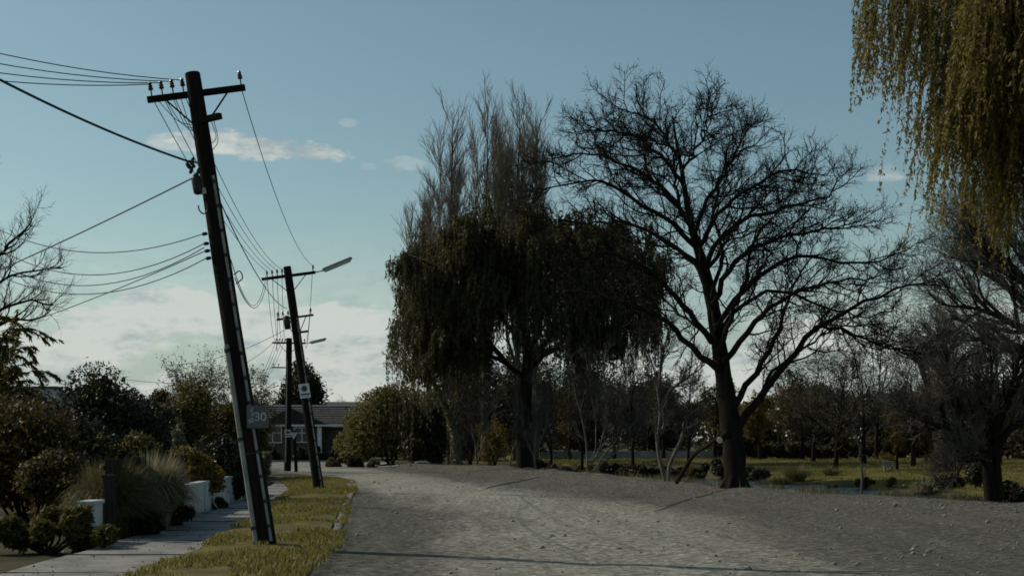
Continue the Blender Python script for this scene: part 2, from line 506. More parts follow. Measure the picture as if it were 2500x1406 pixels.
def height(x, y):
    s = lip_sd(x, y)
    near = .05 * wob(x, y) + .02 * wob(x * 3.1, y * 3.1)
    rid = .16 * np.exp(-((s + 1.2) / 1.6) ** 2) * (1 + .9 * wob(x * 1.3, y * 1.3)) * smooth(-14, -6, x) * (1 - .85 * smooth(3, 7, x))
    rid = rid + .22 * np.exp(-(((x + 6.3) / 1.6) ** 2 + ((y - 93) / 2.5) ** 2))
    flat = near * smooth(-4, -3, x + 0 * y) + rid
    riv = smooth(-10, -4, x)                                  # the river bends away behind the corner shrubs
    drop = -1.5 * smooth(0.2, 3.5, s) * riv
    wide = smooth(12, 20, x)                                  # a broad grassy slope to the right, a steep bank to the left
    rise = (1 - wide) * 1.45 * smooth(17.0, 18.8, s + .8 * wob(x, y)) + wide * (.85 * smooth(13.6, 15.6, s + .7 * wob(x, y)) + .62 * smooth(15, 40, s))
    lump = .10 * wob(x * .9, y * .9) * smooth(17, 20, s)
    out = flat * (1 - smooth(0, 2.5, s)) + drop + rise * riv + lump
    return out


def h1(x, y):
    return float(height(np.array([x]), np.array([y]))[0])


POLE_LINE = np.array([(-3.2, 0.0), (-4.03, 23.2), (-6.6, 48.9), (-13.0, 82.7), (-16.5, 100)], float)
KERB = np.array([(-2.3, 4), (-2.9, 23), (-3.7, 31), (-4.5, 39), (-5.35, 48), (-6.2, 55), (-6.9, 60), (-8.2, 65), (-10.2, 67.5), (-13.5, 69)], float)


def kerb_x(y):
    return np.interp(y, KERB[:7, 1], KERB[:7, 0])


def path_l(y):
    return np.interp(y, [0, 25, 33, 45, 62], [-6.5, -6.9, -7.35, -8.2, -10.2])


def build_setting():
    # ground: one sheet to the horizon, finer near the camera
    def axis(lo, hi, st, far):
        a = list(np.arange(lo, hi, st)); d = st
        while a[-1] < far:
            d *= 1.35; a.append(a[-1] + d)
        d = st
        while a[0] > -far:
            d *= 1.35; a.insert(0, a[0] - d)
        return np.array(a)
    xs, ys = axis(-42, 62, 1.0, 2600), axis(6, 150, 1.0, 2600)
    Xg, Yg = np.meshgrid(xs, ys)
    Z = height(Xg, Yg)
    s = lip_sd(Xg, Yg)
    Z = Z - .09 * (1 - smooth(1.5, 3.0, s))
    far = smooth(180, 400, np.hypot(Xg, Yg)); Z = Z * (1 - far) - .1 * far
    o = MB().grid(np.stack([Xg, Yg, Z], -1)).build('ground', 'ground_soil', smooth=True); o['kind'] = 'structure'
    # grass of the far bank (sheet over the ground from the water's edge outwards)
    xs = np.arange(-20, 70, 1.1); ys = np.arange(60, 175, 1.1)
    Xg, Yg = np.meshgrid(xs, ys); Z = height(Xg, Yg); s = lip_sd(Xg, Yg)
    Z = np.where(s > np.where(Xg < 14.5, 18.9, 15.2), Z + .03, Z - .5)
    o = MB().grid(np.stack([Xg, Yg, Z], -1)).build('grass_bank', 'bank_sheet', smooth=True); o['kind'] = 'structure'
    # gravel road with its shoulder, from the kerb to the lip of the bank
    rows = []
    for y in np.arange(4, 93.6, .45):
        xl = kerb_x(y) if y < 60 else np.interp(y, [60, 66, 72, 80, 92], [-6.9, -8.4, -13, -17, -30])
        cand = np.linspace(-4, 90, 700); sd = lip_sd(cand, np.full(700, y)); i = np.argmax(sd > .9)
        xr = cand[i] if sd.max() > .9 else 60
        rows.append(np.stack([np.linspace(xl, min(xr, 60), 100) if xr < 30 else np.concatenate([np.linspace(xl, 25, 90), np.linspace(26, min(xr, 60), 10)]), np.full(100, y)], -1))
    R = np.array(rows)
    sh = smooth(-9, -2, lip_sd(R[..., 0], R[..., 1])) * smooth(-3, 2, R[..., 0])
    Z = height(R[..., 0], R[..., 1]) + (.014 + .07 * sh) * wob(R[..., 0] * 4.2, R[..., 1] * 3.1) + .03 * sh * wob(R[..., 0] * 9, R[..., 1] * 7)
    o = MB().grid(np.concatenate([R, Z[..., None]], -1)).build('gravel_road', 'gravel', smooth=True); o['kind'] = 'structure'
    # cross street at the far end
    xs, ys = np.linspace(-70, -9.5, 80), np.linspace(92, 116, 16)
    Xg, Yg = np.meshgrid(xs, ys)
    o = MB().grid(np.stack([Xg, Yg, 0 * Xg + .012 + .01 * np.sin(Xg)], -1)).build('cross_street', 'seal_far', smooth=True); o['kind'] = 'structure'
    # footpath and verge
    ys = np.arange(5, 62, .6)
    L = path_l(ys); Rr = np.interp(ys, POLE_LINE[:, 1], POLE_LINE[:, 0]) - .95
    V = np.array([[(L[i] + (Rr[i] - L[i]) * t, ys[i], .03 + .008 * math.sin(ys[i] * 1.3 + t * 3)) for t in np.linspace(0, 1, 5)] for i in range(len(ys))])
    o = MB().grid(V).build('footpath', 'footpath_seal', smooth=True); o['kind'] = 'structure'
    fp = o
    for y in np.arange(16, 60, 3.0):
        l_, r_ = float(path_l(y)), float(np.interp(y, POLE_LINE[:, 1], POLE_LINE[:, 0])) - .95
        MB().abox(l_, r_, y - .006, y + .006, .0, .0405).build('joint', 'joint_line_dark', fp)
    ys = np.arange(5, 66, .4)
    Rr = np.interp(ys, POLE_LINE[:, 1], POLE_LINE[:, 0]) - 1.0; K = np.interp(ys, KERB[:8, 1], KERB[:8, 0]) - .16
    V = np.array([[(Rr[i] + (K[i] - Rr[i]) * t, ys[i], .075 + .05 * math.sin(math.pi * t) + .025 * float(wob(ys[i] * 3., t * 9.))) for t in np.linspace(0, 1, 7)] for i in range(len(ys))])
    o = MB().grid(V).build('grass_verge', 'grass_sheet', smooth=True); o['kind'] = 'structure'
    global VERGE
    VERGE = (ys, Rr, K)
    # kerb
    mb = MB(); pts = []
    for (a, b) in zip(KERB[:-1], KERB[1:]):
        n = max(2, int(np.hypot(*(b - a)) / 1.0))
        pts += [a + (b - a) * t for t in np.linspace(0, 1, n, endpoint=False)]
    pts = np.array(pts); d = nrm(np.gradient(pts, axis=0)); nn = np.stack([d[:, 1], -d[:, 0]], -1)
    prof = [(-.15, -.12), (-.15, .055), (-.03, .06), (.02, .035), (.07, -.12)]
    V = np.array([[(p[0] + n_[0] * q[0], p[1] + n_[1] * q[0], q[1] + .015 * math.sin(i * 1.7)) for q in prof] for i, (p, n_) in enumerate(zip(pts, nn))])
    o = mb.grid(V).build('kerb', 'concrete'); o['kind'] = 'structure'
    # far kerb lines of the cross street
    o = MB().abox(-60, -11, 116.0, 116.3, -.1, .14).build('kerb', 'concrete'); o['kind'] = 'structure'
    # water
    o = MB().grid(np.array([[(x, y, WATER_Z) for x in np.linspace(-60, 110, 40)] for y in np.linspace(15, 150, 40)])).build('river_water', 'water'); o['kind'] = 'structure'


build_setting()

# ------------------------------------------------------------------ tree growing
def resample(P, R, k):
    P, R = np.asarray(P, float), np.asarray(R, float)
    # Catmull-Rom through the points, k samples
    d = np.r_[0, np.cumsum(np.linalg.norm(np.diff(P, axis=0), axis=1))]
    u = np.linspace(0, d[-1], k)
    Pe = np.vstack([2 * P[0] - P[1], P, 2 * P[-1] - P[-2]])
    out = []
    for q in u:
        i = min(max(np.searchsorted(d, q, 'right') - 1, 0), len(P) - 2)
        t = (q - d[i]) / max(d[i + 1] - d[i], 1e-6)
        a, b, c, e = Pe[i], Pe[i + 1], Pe[i + 2], Pe[i + 3]
        out.append(.5 * (2 * b + (c - a) * t + (2 * a - 5 * b + 4 * c - e) * t * t + (-a + 3 * b - 3 * c + e) * t ** 3))
    return np.array(out), np.interp(u, d, R)


def sample(P, R, idx, t):
    k = P.shape[1]; q = np.clip(t, 0, .9999) * (k - 1); i = q.astype(int); f = (q - i)[:, None]
    p = P[idx, i] * (1 - f) + P[idx, i + 1] * f
    r = R[idx, i] * (1 - f[:, 0]) + R[idx, i + 1] * f[:, 0]
    return p, nrm(P[idx, i + 1] - P[idx, i]), r


def spawn(rg, P, R, per, t0, t1, L, ang, k, r0, r1, up=0., wig=.15, shrink=.45, droop=0., spread_up=0.):
    """children of a batch of branches: per each, from t0..t1 along it"""
    N = len(P); idx = np.repeat(np.arange(N), per); n = len(idx)
    t = t0 + (t1 - t0) * ((np.tile(np.arange(per), N) + rg.uniform(0, 1, n)) / per)
    p, T, pr = sample(P, R, idx, t)
    Q = nrm(np.cross(nrm(rg.normal(size=(n, 3))), T))
    Q[:, 2] += spread_up; Q = nrm(Q)
    a = ang * rg.uniform(.65, 1.3, n)
    d = nrm(np.cos(a)[:, None] * T + np.sin(a)[:, None] * Q)
    ln = L * rg.uniform(.55, 1.25, n) * (1 - shrink * t)
    st = (ln / (k - 1))[:, None]
    pts = [p]
    for j in range(k - 1):
        d = d + wig * rg.normal(size=(n, 3)); d[:, 2] += up - droop * (j + 1) / k
        d = nrm(d); pts.append(pts[-1] + d * st)
    C = np.stack(pts, 1)
    rs = np.minimum(pr * .75, r0 * rg.uniform(.7, 1.2, n))
    RR = rs[:, None] + (np.minimum(rs, r1) - rs)[:, None] * np.linspace(0, 1, k)[None]
    return C, RR


def limb(pts, r0, r1, k=14, rg=None, jit=0.):
    P, R = resample(pts, np.linspace(1, 0, len(pts)) ** 1.15 * (r0 - r1) + r1, k)
    if rg is not None and jit:
        P[1:-1] += rg.normal(size=(k - 2, 3)) * jit
    return P, R


def stem_parts(ST, n, mat, t):
    for i_, (a_, b_) in enumerate(ST):
        MB().tubes(a_, b_, n).build('trunk' if i_ == 0 else 'limb', mat, t, smooth=True)


def pack(L):
    return np.stack([a for a, _ in L]), np.stack([b for _, b in L])


# ------------------------------------------------------------------ the big bare tree by the water
def alder():
    rg = np.random.default_rng(11)
    Y0 = 53.0; s = F / Y0
    base = W(1795, 1195, Y0); base[2] = h1(base[0], base[1]) - .05
    t = thing('bare_tree', 'tall bare spreading tree with thick black trunk beside the river', 'tree', base)

    def lo(y): return y if y > 640 else 640 - (640 - y) * .86

    def pl(px, dep):
        n = len(px); return np.array([W(x, lo(y), Y0 + dep * (i / (n - 1)) ** 1.1) for i, (x, y) in enumerate(px)])
    tp = [(1797, 1215), (1795, 1160), (1791, 1090), (1783, 1030), (1768, 930), (1752, 820), (1737, 730), (1716, 645), (1694, 565), (1678, 480), (1666, 390), (1652, 305), (1642, 225)]
    rp = np.array([31, 28, 26.5, 26, 21, 18, 16.5, 13.5, 10, 7.5, 5.5, 3.6, 1.8]) / s
    P, R = resample([W(x, lo(y), Y0 + .25 * i * (.2 if i < 4 else .35)) for i, (x, y) in enumerate(tp)], rp, 40)
    mb = MB().tubes(P, R * (1 + .05 * np.sin(np.arange(40) * 1.9)), 14)
    # root flare and old stubs
    for a in np.linspace(0, 6.2, 7):
        q = np.array([math.cos(a), math.sin(a), 0])
        mb.tubes(np.array([base + q * .2 + (0, 0, .5), base + q * .4 + (0, 0, .16), base + q * .62 + (0, 0, -.08)]), np.array([.17, .14, .06]), 7)
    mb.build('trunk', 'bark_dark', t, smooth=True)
    stub = MB().tubes(np.array([W(1775, 1058, Y0 - .2), W(1764, 1068, Y0 - .5), W(1757, 1074, Y0 - .75)]), np.array([.14, .13, .125]), 9)
    st = stub.build('branch_stub', 'bark_dark', t, smooth=True)
    c = W(1757, 1074, Y0 - .75); ax = nrm(W(1757, 1074, Y0 - .75) - W(1764, 1068, Y0 - .5))
    MB().lathe(c, ax, [(0, .122), (.012, .115)], 12).build('cut_face', 'cut_wood', st)
    limbs_px = [
        ([(1757, 905), (1700, 860), (1645, 800), (1600, 765), (1530, 742), (1460, 718), (1385, 712)], 11, 1.5),
        ([(1738, 835), (1690, 775), (1640, 720), (1592, 665), (1540, 640), (1470, 612), (1400, 610)], 10, -4.0),
        ([(1718, 655), (1660, 612), (1600, 562), (1530, 532), (1440, 530), (1350, 520)], 9, 3.0),
        ([(1702, 600), (1640, 532), (1560, 470), (1490, 424), (1420, 415), (1335, 430)], 8.5, -2.5),
        ([(1684, 520), (1620, 432), (1560, 382), (1500, 352), (1430, 335), (1345, 345)], 7.5, 2.0),
        ([(1672, 430), (1610, 335), (1560, 292), (1500, 266), (1435, 268)], 6.5, -1.5),
        ([(1663, 370), (1620, 275), (1580, 228), (1510, 205)], 5, 1.5),
        ([(1666, 390), (1700, 312), (1722, 245), (1738, 215)], 5, -1.),
        ([(1694, 565), (1732, 452), (1778, 372), (1806, 305), (1822, 265)], 7, 2.0),
        ([(1703, 605), (1742, 522), (1800, 452), (1870, 404), (1940, 378), (1990, 390)], 8, -3.0),
        ([(1714, 660), (1762, 572), (1832, 512), (1900, 490), (1975, 466), (2030, 445), (2045, 400)], 8.5, 2.5),
        ([(1740, 742), (1800, 642), (1862, 592), (1940, 562), (2040, 546), (2085, 538)], 9, -3.5),
        ([(1747, 800), (1800, 722), (1872, 662), (1960, 622), (2060, 640), (2140, 642), (2215, 606)], 9.5, 3.5),
        ([(1766, 885), (1832, 802), (1882, 752), (1960, 704), (2050, 690), (2150, 672)], 10, -5.),
        ([(1787, 1000), (1842, 912), (1882, 842), (1906, 792), (1925, 720), (1960, 660), (1990, 620)], 11, 4.0),
        ([(1803, 1042), (1862, 960), (1930, 872), (1992, 802), (2052, 762), (2130, 728), (2200, 702), (2260, 690)], 13, -2.),
        ([(2000, 796), (2080, 815), (2150, 845), (2230, 850)], 5, -1.5),
        ([(1737, 730), (1762, 642), (1752, 562), (1745, 472), (1765, 390), (1775, 330)], 7, 3.0),
        ([(1756, 860), (1792, 762), (1822, 682), (1840, 600), (1880, 520), (1925, 450)], 8, -3.0),
        ([(1749, 810), (1725, 700), (1690, 640), (1640, 600), (1560, 585), (1480, 560)], 8, 5.5),
        ([(1760, 880), (1720, 810), (1660, 770), (1580, 700), (1510, 680)], 7, 6.0),
        ([(1752, 820), (1800, 760), (1880, 715), (1990, 740), (2090, 770), (2180, 760)], 8, 5.5),
        ([(1720, 665), (1700, 560), (1640, 470), (1590, 400), (1570, 330)], 7, -5.),
        ([(1720, 665), (1760, 600), (1800, 540), (1860, 470), (1890, 430)], 7, 6.),
        ([(1690, 550), (1650, 440), (1640, 360), (1600, 300)], 6, 4.),
        ([(1850, 975), (1890, 900), (1960, 850), (2040, 800), (2130, 790)], 6, 3.5),
    ]
    LB = []
    for px, r, dep in limbs_px:
        P1, R1 = limb(pl(px, dep), r * .82 / s, 1.5 / s, 16, rg, .05)
        LB.append((P1, R1))
    LP, LR = pack(LB)
    for a_, b_ in LB:
        MB().tubes(a_, b_, 8).build('limb', 'bark_dark', t, smooth=True)
    A = spawn(rg, LP, LR, 16, .15, .98, 2.8, .75, 8, .036, .012, up=.05, wig=.2, shrink=.5)
    At = spawn(rg, LP, LR, 2, .97, 1.0, 1.3, .45, 8, .03, .010, up=.04, wig=.2, shrink=0)
    A = (np.concatenate([A[0], At[0]]), np.concatenate([A[1], At[1]]))
    B = spawn(rg, *A, 10, .15, 1.0, .85, .75, 6, .015, .008, up=.06, wig=.24, shrink=.3)
    C = spawn(rg, *B, 6, .2, 1.0, .42, .7, 3, .010, .006, up=.10, wig=.28, shrink=.2)
    MB().tubes(*A, 5).spikes(*B, 3).spikes(*C, 3).build('branchlets', 'bark_dark', t)
    # last dry leaves and cones on the twig ends
    i = rg.choice(len(C[0]), 9000, replace=False); p = C[0][i, -1] + rg.normal(size=(9000, 3)) * .03
    MB().leaves(p, rg.normal(size=(9000, 3)) + (0, 0, -.6), rg.normal(size=(9000, 3)), rg.uniform(.05, .10, 9000), rg.uniform(.03, .055, 9000), tri=True).build('dry_leaves', 'leaf_dry', t)
    return t


alder()


# ------------------------------------------------------------------ generic bare tree
def bare_tree(name, label, cat, base, hgt, spread, seed, bark='bark_grey', twig=None, leaf=None, nleaf=0, leafsize=.1, stems=None, nl=9, n2=8, n3=8, n4=5,
              r=.16, ang=.7, up=.06, l1=None, group=None, thin=1.0, t0=.25, l2=.5, l3=.5):
    rg = np.random.default_rng(seed)
    base = np.asarray(base, float)
    t = thing(name, label, cat, base, group)
    if stems is None:
        lean = rg.normal(size=2) * .04 * hgt
        stems = [[base + (0, 0, -.1), base + (lean[0] * .3, lean[1] * .3, hgt * .35), base + (lean[0], lean[1], hgt * .8)]]
    ST = [limb(np.array(q), r * (1 if i == 0 else .75), .02, 12, rg, .03 * hgt / 8) for i, q in enumerate(stems)]
    SP, SR = pack(ST)
    for i_, (a_, b_) in enumerate(ST):
        MB().tubes(a_, b_, 9).build('trunk' if i_ == 0 else 'limb', bark, t, smooth=True)
    l1 = l1 or spread
    A = spawn(rg, SP, SR, nl, t0, .98, l1, ang, 10, r * .45, .012 * thin, up=up, wig=.14, shrink=.45)
    B = spawn(rg, *A, n2, .2, 1.0, l1 * l2, .7, 6, .022 * thin, .008 * thin, up=up, wig=.2, shrink=.35)
    C = spawn(rg, *B, n3, .15, 1.0, l1 * l2 * l3, .65, 4, .011 * thin, .006 * thin, up=up, wig=.24, shrink=.25)
    MB().tubes(*A, 6).build('boughs', bark, t, smooth=True)
    mb = MB().spikes(*B, 3).spikes(*C, 3)
    tipsP = C[0]
    if n4:
        D = spawn(rg, *C, n4, .2, 1.0, l1 * l2 * l3 * .5, .6, 2, .009 * thin, .005 * thin, up=up, wig=.2, shrink=.2)
        mb.spikes(*D, 3); tipsP = D[0]
    mb.build('branchlets', twig or bark, t)
    if leaf:
        i = rg.integers(0, len(tipsP), nleaf); p = tipsP[i, -1] + rg.normal(size=(nleaf, 3)) * .06
        MB().leaves(p, rg.normal(size=(nleaf, 3)) + (0, 0, -.5), rg.normal(size=(nleaf, 3)), leafsize * rg.uniform(.6, 1.2, nleaf), leafsize * .55 * rg.uniform(.7, 1.2, nleaf), tri=True).build('leaves', leaf, t)
    return t


# ------------------------------------------------------------------ poplars
def poplar(px, py_top, Y, seed, label, width=3.0, leaders=3):
    rg = np.random.default_rng(seed)
    top = W(px, py_top, Y); base = np.array([top[0], Y, h1(top[0], Y) - .1]); hg = top[2] - base[2]
    t = thing('poplar_tree', label, 'tree', base, 'bare poplars behind the weeping willow')
    ST = [limb([base, base + (0, 0, hg * .4), base + (.2, 0, hg * .97)], .38, .02, 14, rg, .05)]
    for i in range(leaders):
        a = rg.uniform(0, 6.28); q = np.array([math.cos(a), math.sin(a) * .8, 0]) * width * rg.uniform(.28, .5)
        z0 = hg * rg.uniform(.15, .35)
        ST.append(limb([base + (0, 0, z0), base + q * .75 + (0, 0, z0 + hg * .14), base + q + (0, 0, hg * .6), base + q * 1.1 + (.2, 0, hg * rg.uniform(.8, .95))], .16, .015, 14, rg, .06))
    SP, SR = pack(ST)
    stem_parts(ST, 7, 'twig_dull', t)
    A = spawn(rg, SP, SR, 50, .10, .99, 5.6, .40, 7, .045, .018, up=.10, wig=.07, shrink=.55)
    B = spawn(rg, *A, 10, .1, 1.0, 1.5, .45, 4, .030, .014, up=.14, wig=.12, shrink=.3)
    C = spawn(rg, *B, 5, .15, 1.0, .7, .5, 2, .022, .01, up=.15, wig=.1, shrink=.2)
    MB().spikes(*A, 4).spikes(*B, 3).spikes(*C, 3).build('branchlets', 'twig_poplar', t)
    return t


poplar(1098, 268, 118, 21, 'slim bare poplar with twin tops, left of the tallest poplars', 2.4, 3)
poplar(1184, 236, 121, 22, 'tall bare poplar in the middle of the row behind the willow', 3.0, 4)
poplar(1262, 238, 124, 23, 'widest bare poplar of the row, nearest the big bare tree', 3.6, 5)
poplar(1306, 262, 122, 24, 'bare poplar with a single thin top at the right end of the row', 2.2, 2)
poplar(1046, 480, 128, 25, 'short bare poplar at the left end of the row', 3.2, 4)


# ------------------------------------------------------------------ weeping trees
def weep(rg, SP, SR, n, t0, t1, arch, fall, k=16, out=.9):
    """hanging strands: a short arch outwards, then straight down"""
    idx = rg.integers(0, len(SP), n); t = rg.uniform(t0, t1, n)
    p, T, pr = sample(SP, SR, idx, t)
    d = nrm(T * .5 + rg.normal(size=(n, 3)) * out * np.array([1, 1, .4]) + np.array([0, 0, .35]))
    ln = fall * rg.uniform(.5, 1.3, n); ar = arch * rg.uniform(.5, 1.3, n)
    pts = [p]; tot = ln + ar
    for j in range(k - 1):
        u = (j + 1) / (k - 1)
        w = smooth(0, (ar / tot) * 1.5, np.full(n, u))
        dd = nrm(d * (1 - w)[:, None] + np.array([0.0, 0, -1]) * (w + .12)[:, None] + rg.normal(size=(n, 3)) * .07)
        pts.append(pts[-1] + dd * (tot / (k - 1))[:, None])
    C = np.stack(pts, 1)
    return C, np.full((n, k), .006) * np.linspace(1.5, .7, k)[None]


def thin_out(C, R, st=2):
    i = list(range(0, C.shape[1], st))
    return C[:, i], R[:, i]


def strand_leaves(rg, mb, C, per, ln, wd, t0=.1):
    n = len(C); idx = np.repeat(np.arange(n), per); t = rg.uniform(t0, 1, len(idx))
    p, T, _ = sample(C, np.ones(C.shape[:2]), idx, t)
    D = nrm(T + rg.normal(size=T.shape) * .42); S = np.cross(D, rg.normal(size=T.shape))
    m = len(idx)
    mb.leaves(p + rg.normal(size=p.shape) * .02 + D * ln * .4, D, S, ln * rg.uniform(.6, 1.3, m), wd * rg.uniform(.7, 1.3, m), tri=True)


def centre_willow():
    rg = np.random.default_rng(31)
    Y0 = 86.0; s = F / Y0
    base = W(1282, 1150, Y0); base[2] = h1(base[0], Y0) - .1
    t = thing('weeping_willow', 'dense dark weeping evergreen in front of the bare poplars', 'tree', base)

    def pl(px, dep):
        n = len(px); return [W(x, y, Y0 + dep * (i / (n - 1))) for i, (x, y) in enumerate(px)]
    ST = [limb([base] + pl([(1280, 1060), (1284, 960), (1290, 880), (1278, 780), (1255, 690), (1260, 600), (1275, 545)], 1.), .55, .06, 16, rg, .03)]
    LP = [([(1286, 930), (1240, 890), (1180, 860), (1110, 835), (1060, 800), (1030, 740)], 2.), ([(1284, 850), (1245, 800), (1200, 740), (1130, 690), (1060, 650), (1010, 620)], -3.),
          ([(1270, 720), (1210, 660), (1150, 610), (1080, 600), (1020, 600)], 3.), ([(1260, 640), (1200, 575), (1140, 560)], -3.), ([(1290, 880), (1320, 780), (1330, 680), (1350, 590), (1370, 540)], 2.),
          ([(1290, 900), (1340, 820), (1400, 750), (1450, 690), (1480, 620), (1490, 570)], -2.), ([(1290, 900), (1380, 830), (1460, 770), (1540, 740), (1590, 720)], 2.5),
          ([(1400, 750), (1470, 680), (1540, 650), (1600, 660)], 3.), ([(1300, 860), (1420, 840), (1500, 800), (1570, 780)], -3.5), ([(1330, 680), (1420, 610), (1490, 580), (1530, 590)], -3.),
          ([(1275, 700), (1290, 620), (1310, 560)], -4.), ([(1275, 760), (1230, 700), (1180, 640), (1150, 590)], 5.), ([(1300, 800), (1370, 700), (1430, 640), (1450, 590)], 5.),
          ([(1240, 890), (1160, 800), (1090, 740), (1040, 690), (1000, 650)], 4.5), ([(1180, 860), (1120, 850), (1060, 860)], -2.)]
    for px, d in LP:
        ST.append(limb(pl(px, d), .17, .03, 16, rg, .05))
    SP, SR = pack(ST)
    stem_parts(ST, 8, 'bark_dark', t)
    A = spawn(rg, SP[1:], SR[1:], 12, .25, 1., 2.4, .8, 8, .04, .014, up=.02, wig=.16, shrink=.3)
    MB().tubes(*A, 4).build('boughs', 'bark_dark', t)
    A2 = spawn(rg, *A, 5, .3, 1., 1.0, .8, 6, .02, .01, up=-.02, wig=.2, shrink=.2)
    C, R = weep(rg, *A, 2600, .2, 1.0, .5, 1.25, 10, .9)
    C3, _ = weep(rg, *A2, 2600, .2, 1.0, .35, .8, 8, .9)
    C2, R2 = weep(rg, SP[1:], SR[1:], 700, .3, 1.0, .8, 2.4, 10, .8)
    # curtain over the whole crown: strands start inside a broad dome
    n = 5200; u = nrm(rg.normal(size=(n, 3))); u[:, 2] = np.abs(u[:, 2]) ** .8
    rad = rg.uniform(.55, 1.0, n) ** .5
    cz = W(1290, 815, Y0)
    q = cz + u * rad[:, None] * np.array([8.5, 5.5, 7.3]) + np.array([0, 1.0, 0])
    q[:, 2] += .5 * wob(q[:, 0] * 1.1, q[:, 1] * 1.1 + q[:, 2])
    keep = wob(q[:, 0] * .7 + 3, q[:, 2] * .7 + q[:, 1] * .4) + .55 * wob(q[:, 0] * 2, q[:, 2] * 2) > .0 - .36 * smooth(cz[2] + 1, cz[2] + 4, q[:, 2])
    q = q[keep]; n = len(q); fall = rg.uniform(.5, 1.7, n) * np.where(rg.uniform(size=n) < .2, 2.3, 1)
    fall = fall * (1 + 4.2 * np.maximum(0, wob(q[:, 0] * 1.9 + 5, q[:, 1] * 1.2) + .04)) * (1 + .5 * smooth(4.5, 8, np.abs(q[:, 0] - cz[0])))
    out = nrm(np.stack([q[:, 0] - cz[0], (q[:, 1] - cz[1]), 0 * q[:, 0]], -1)) * .25
    kk = np.linspace(0, 1, 8)
    C4 = q[:, None] + out[:, None] * (1 - (1 - kk) ** 2)[None, :, None] + np.array([0, 0, -1.]) * (fall[:, None] * (kk ** 1.3)[None])[..., None] + rg.normal(size=(n, 8, 3)) * .03
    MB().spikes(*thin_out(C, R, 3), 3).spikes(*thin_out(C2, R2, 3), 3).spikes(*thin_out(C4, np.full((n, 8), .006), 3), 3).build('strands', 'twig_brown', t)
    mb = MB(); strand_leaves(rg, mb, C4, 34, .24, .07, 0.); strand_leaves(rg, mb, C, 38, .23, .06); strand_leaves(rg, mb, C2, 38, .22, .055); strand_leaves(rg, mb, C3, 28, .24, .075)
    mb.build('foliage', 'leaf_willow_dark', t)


centre_willow()


def right_willow():
    rg = np.random.default_rng(37)
    base = np.array([13.9, 30.5, h1(13.9, 30.5) - .1])
    t = thing('weeping_willow', 'golden weeping willow hanging into the top right corner', 'tree', base)
    ST = [limb([base, base + (-.2, .1, 3.5), base + (-.5, .2, 8), base + (-.6, .2, 12)], .5, .12, 14, rg, .05)]
    for i in range(22):
        a = rg.uniform(math.radians(95), math.radians(265)) if i < 19 else rg.uniform(-1.4, 1.4)
        L = rg.uniform(2.6, 5.1); z0 = rg.uniform(7.3, 11); q = np.array([math.cos(a), math.sin(a), 0])
        b = base + np.array([-.5, .2, z0])
        ST.append(limb([b, b + q * L * .4 + (0, 0, 1.5), b + q * L * .8 + (0, 0, 2.0), b + q * L + (0, 0, 1.4)], .14, .03, 14, rg, .06))
    SP, SR = pack(ST)
    stem_parts(ST, 9, 'bark_grey', t)
    A = spawn(rg, SP[1:], SR[1:], 11, .3, 1., 1.6, .8, 8, .03, .012, up=-.02, wig=.15, shrink=.3)
    MB().tubes(*A, 4).build('boughs', 'bark_grey', t)
    C, R = weep(rg, *A, 3400, .1, 1.0, .6, 2.0, 16, 1.0)
    # the wind sets the fronds swaying: each hangs a little askew
    sway = rg.normal(size=(len(C), 1, 2)) * .22 + np.array([-.12, 0])
    C[:, :, :2] += sway * (np.linspace(0, 1, 16)[None, :, None] ** 1.6)
    # keep the curtain ragged: some strands reach lower
    MB().spikes(*thin_out(C, R * .7, 3), 3).build('strands', 'twig_brown', t)
    mb = MB(); strand_leaves(rg, mb, C, 78, .115, .036, .03)
    mb.build('foliage', 'leaf_willow', t)


right_willow()


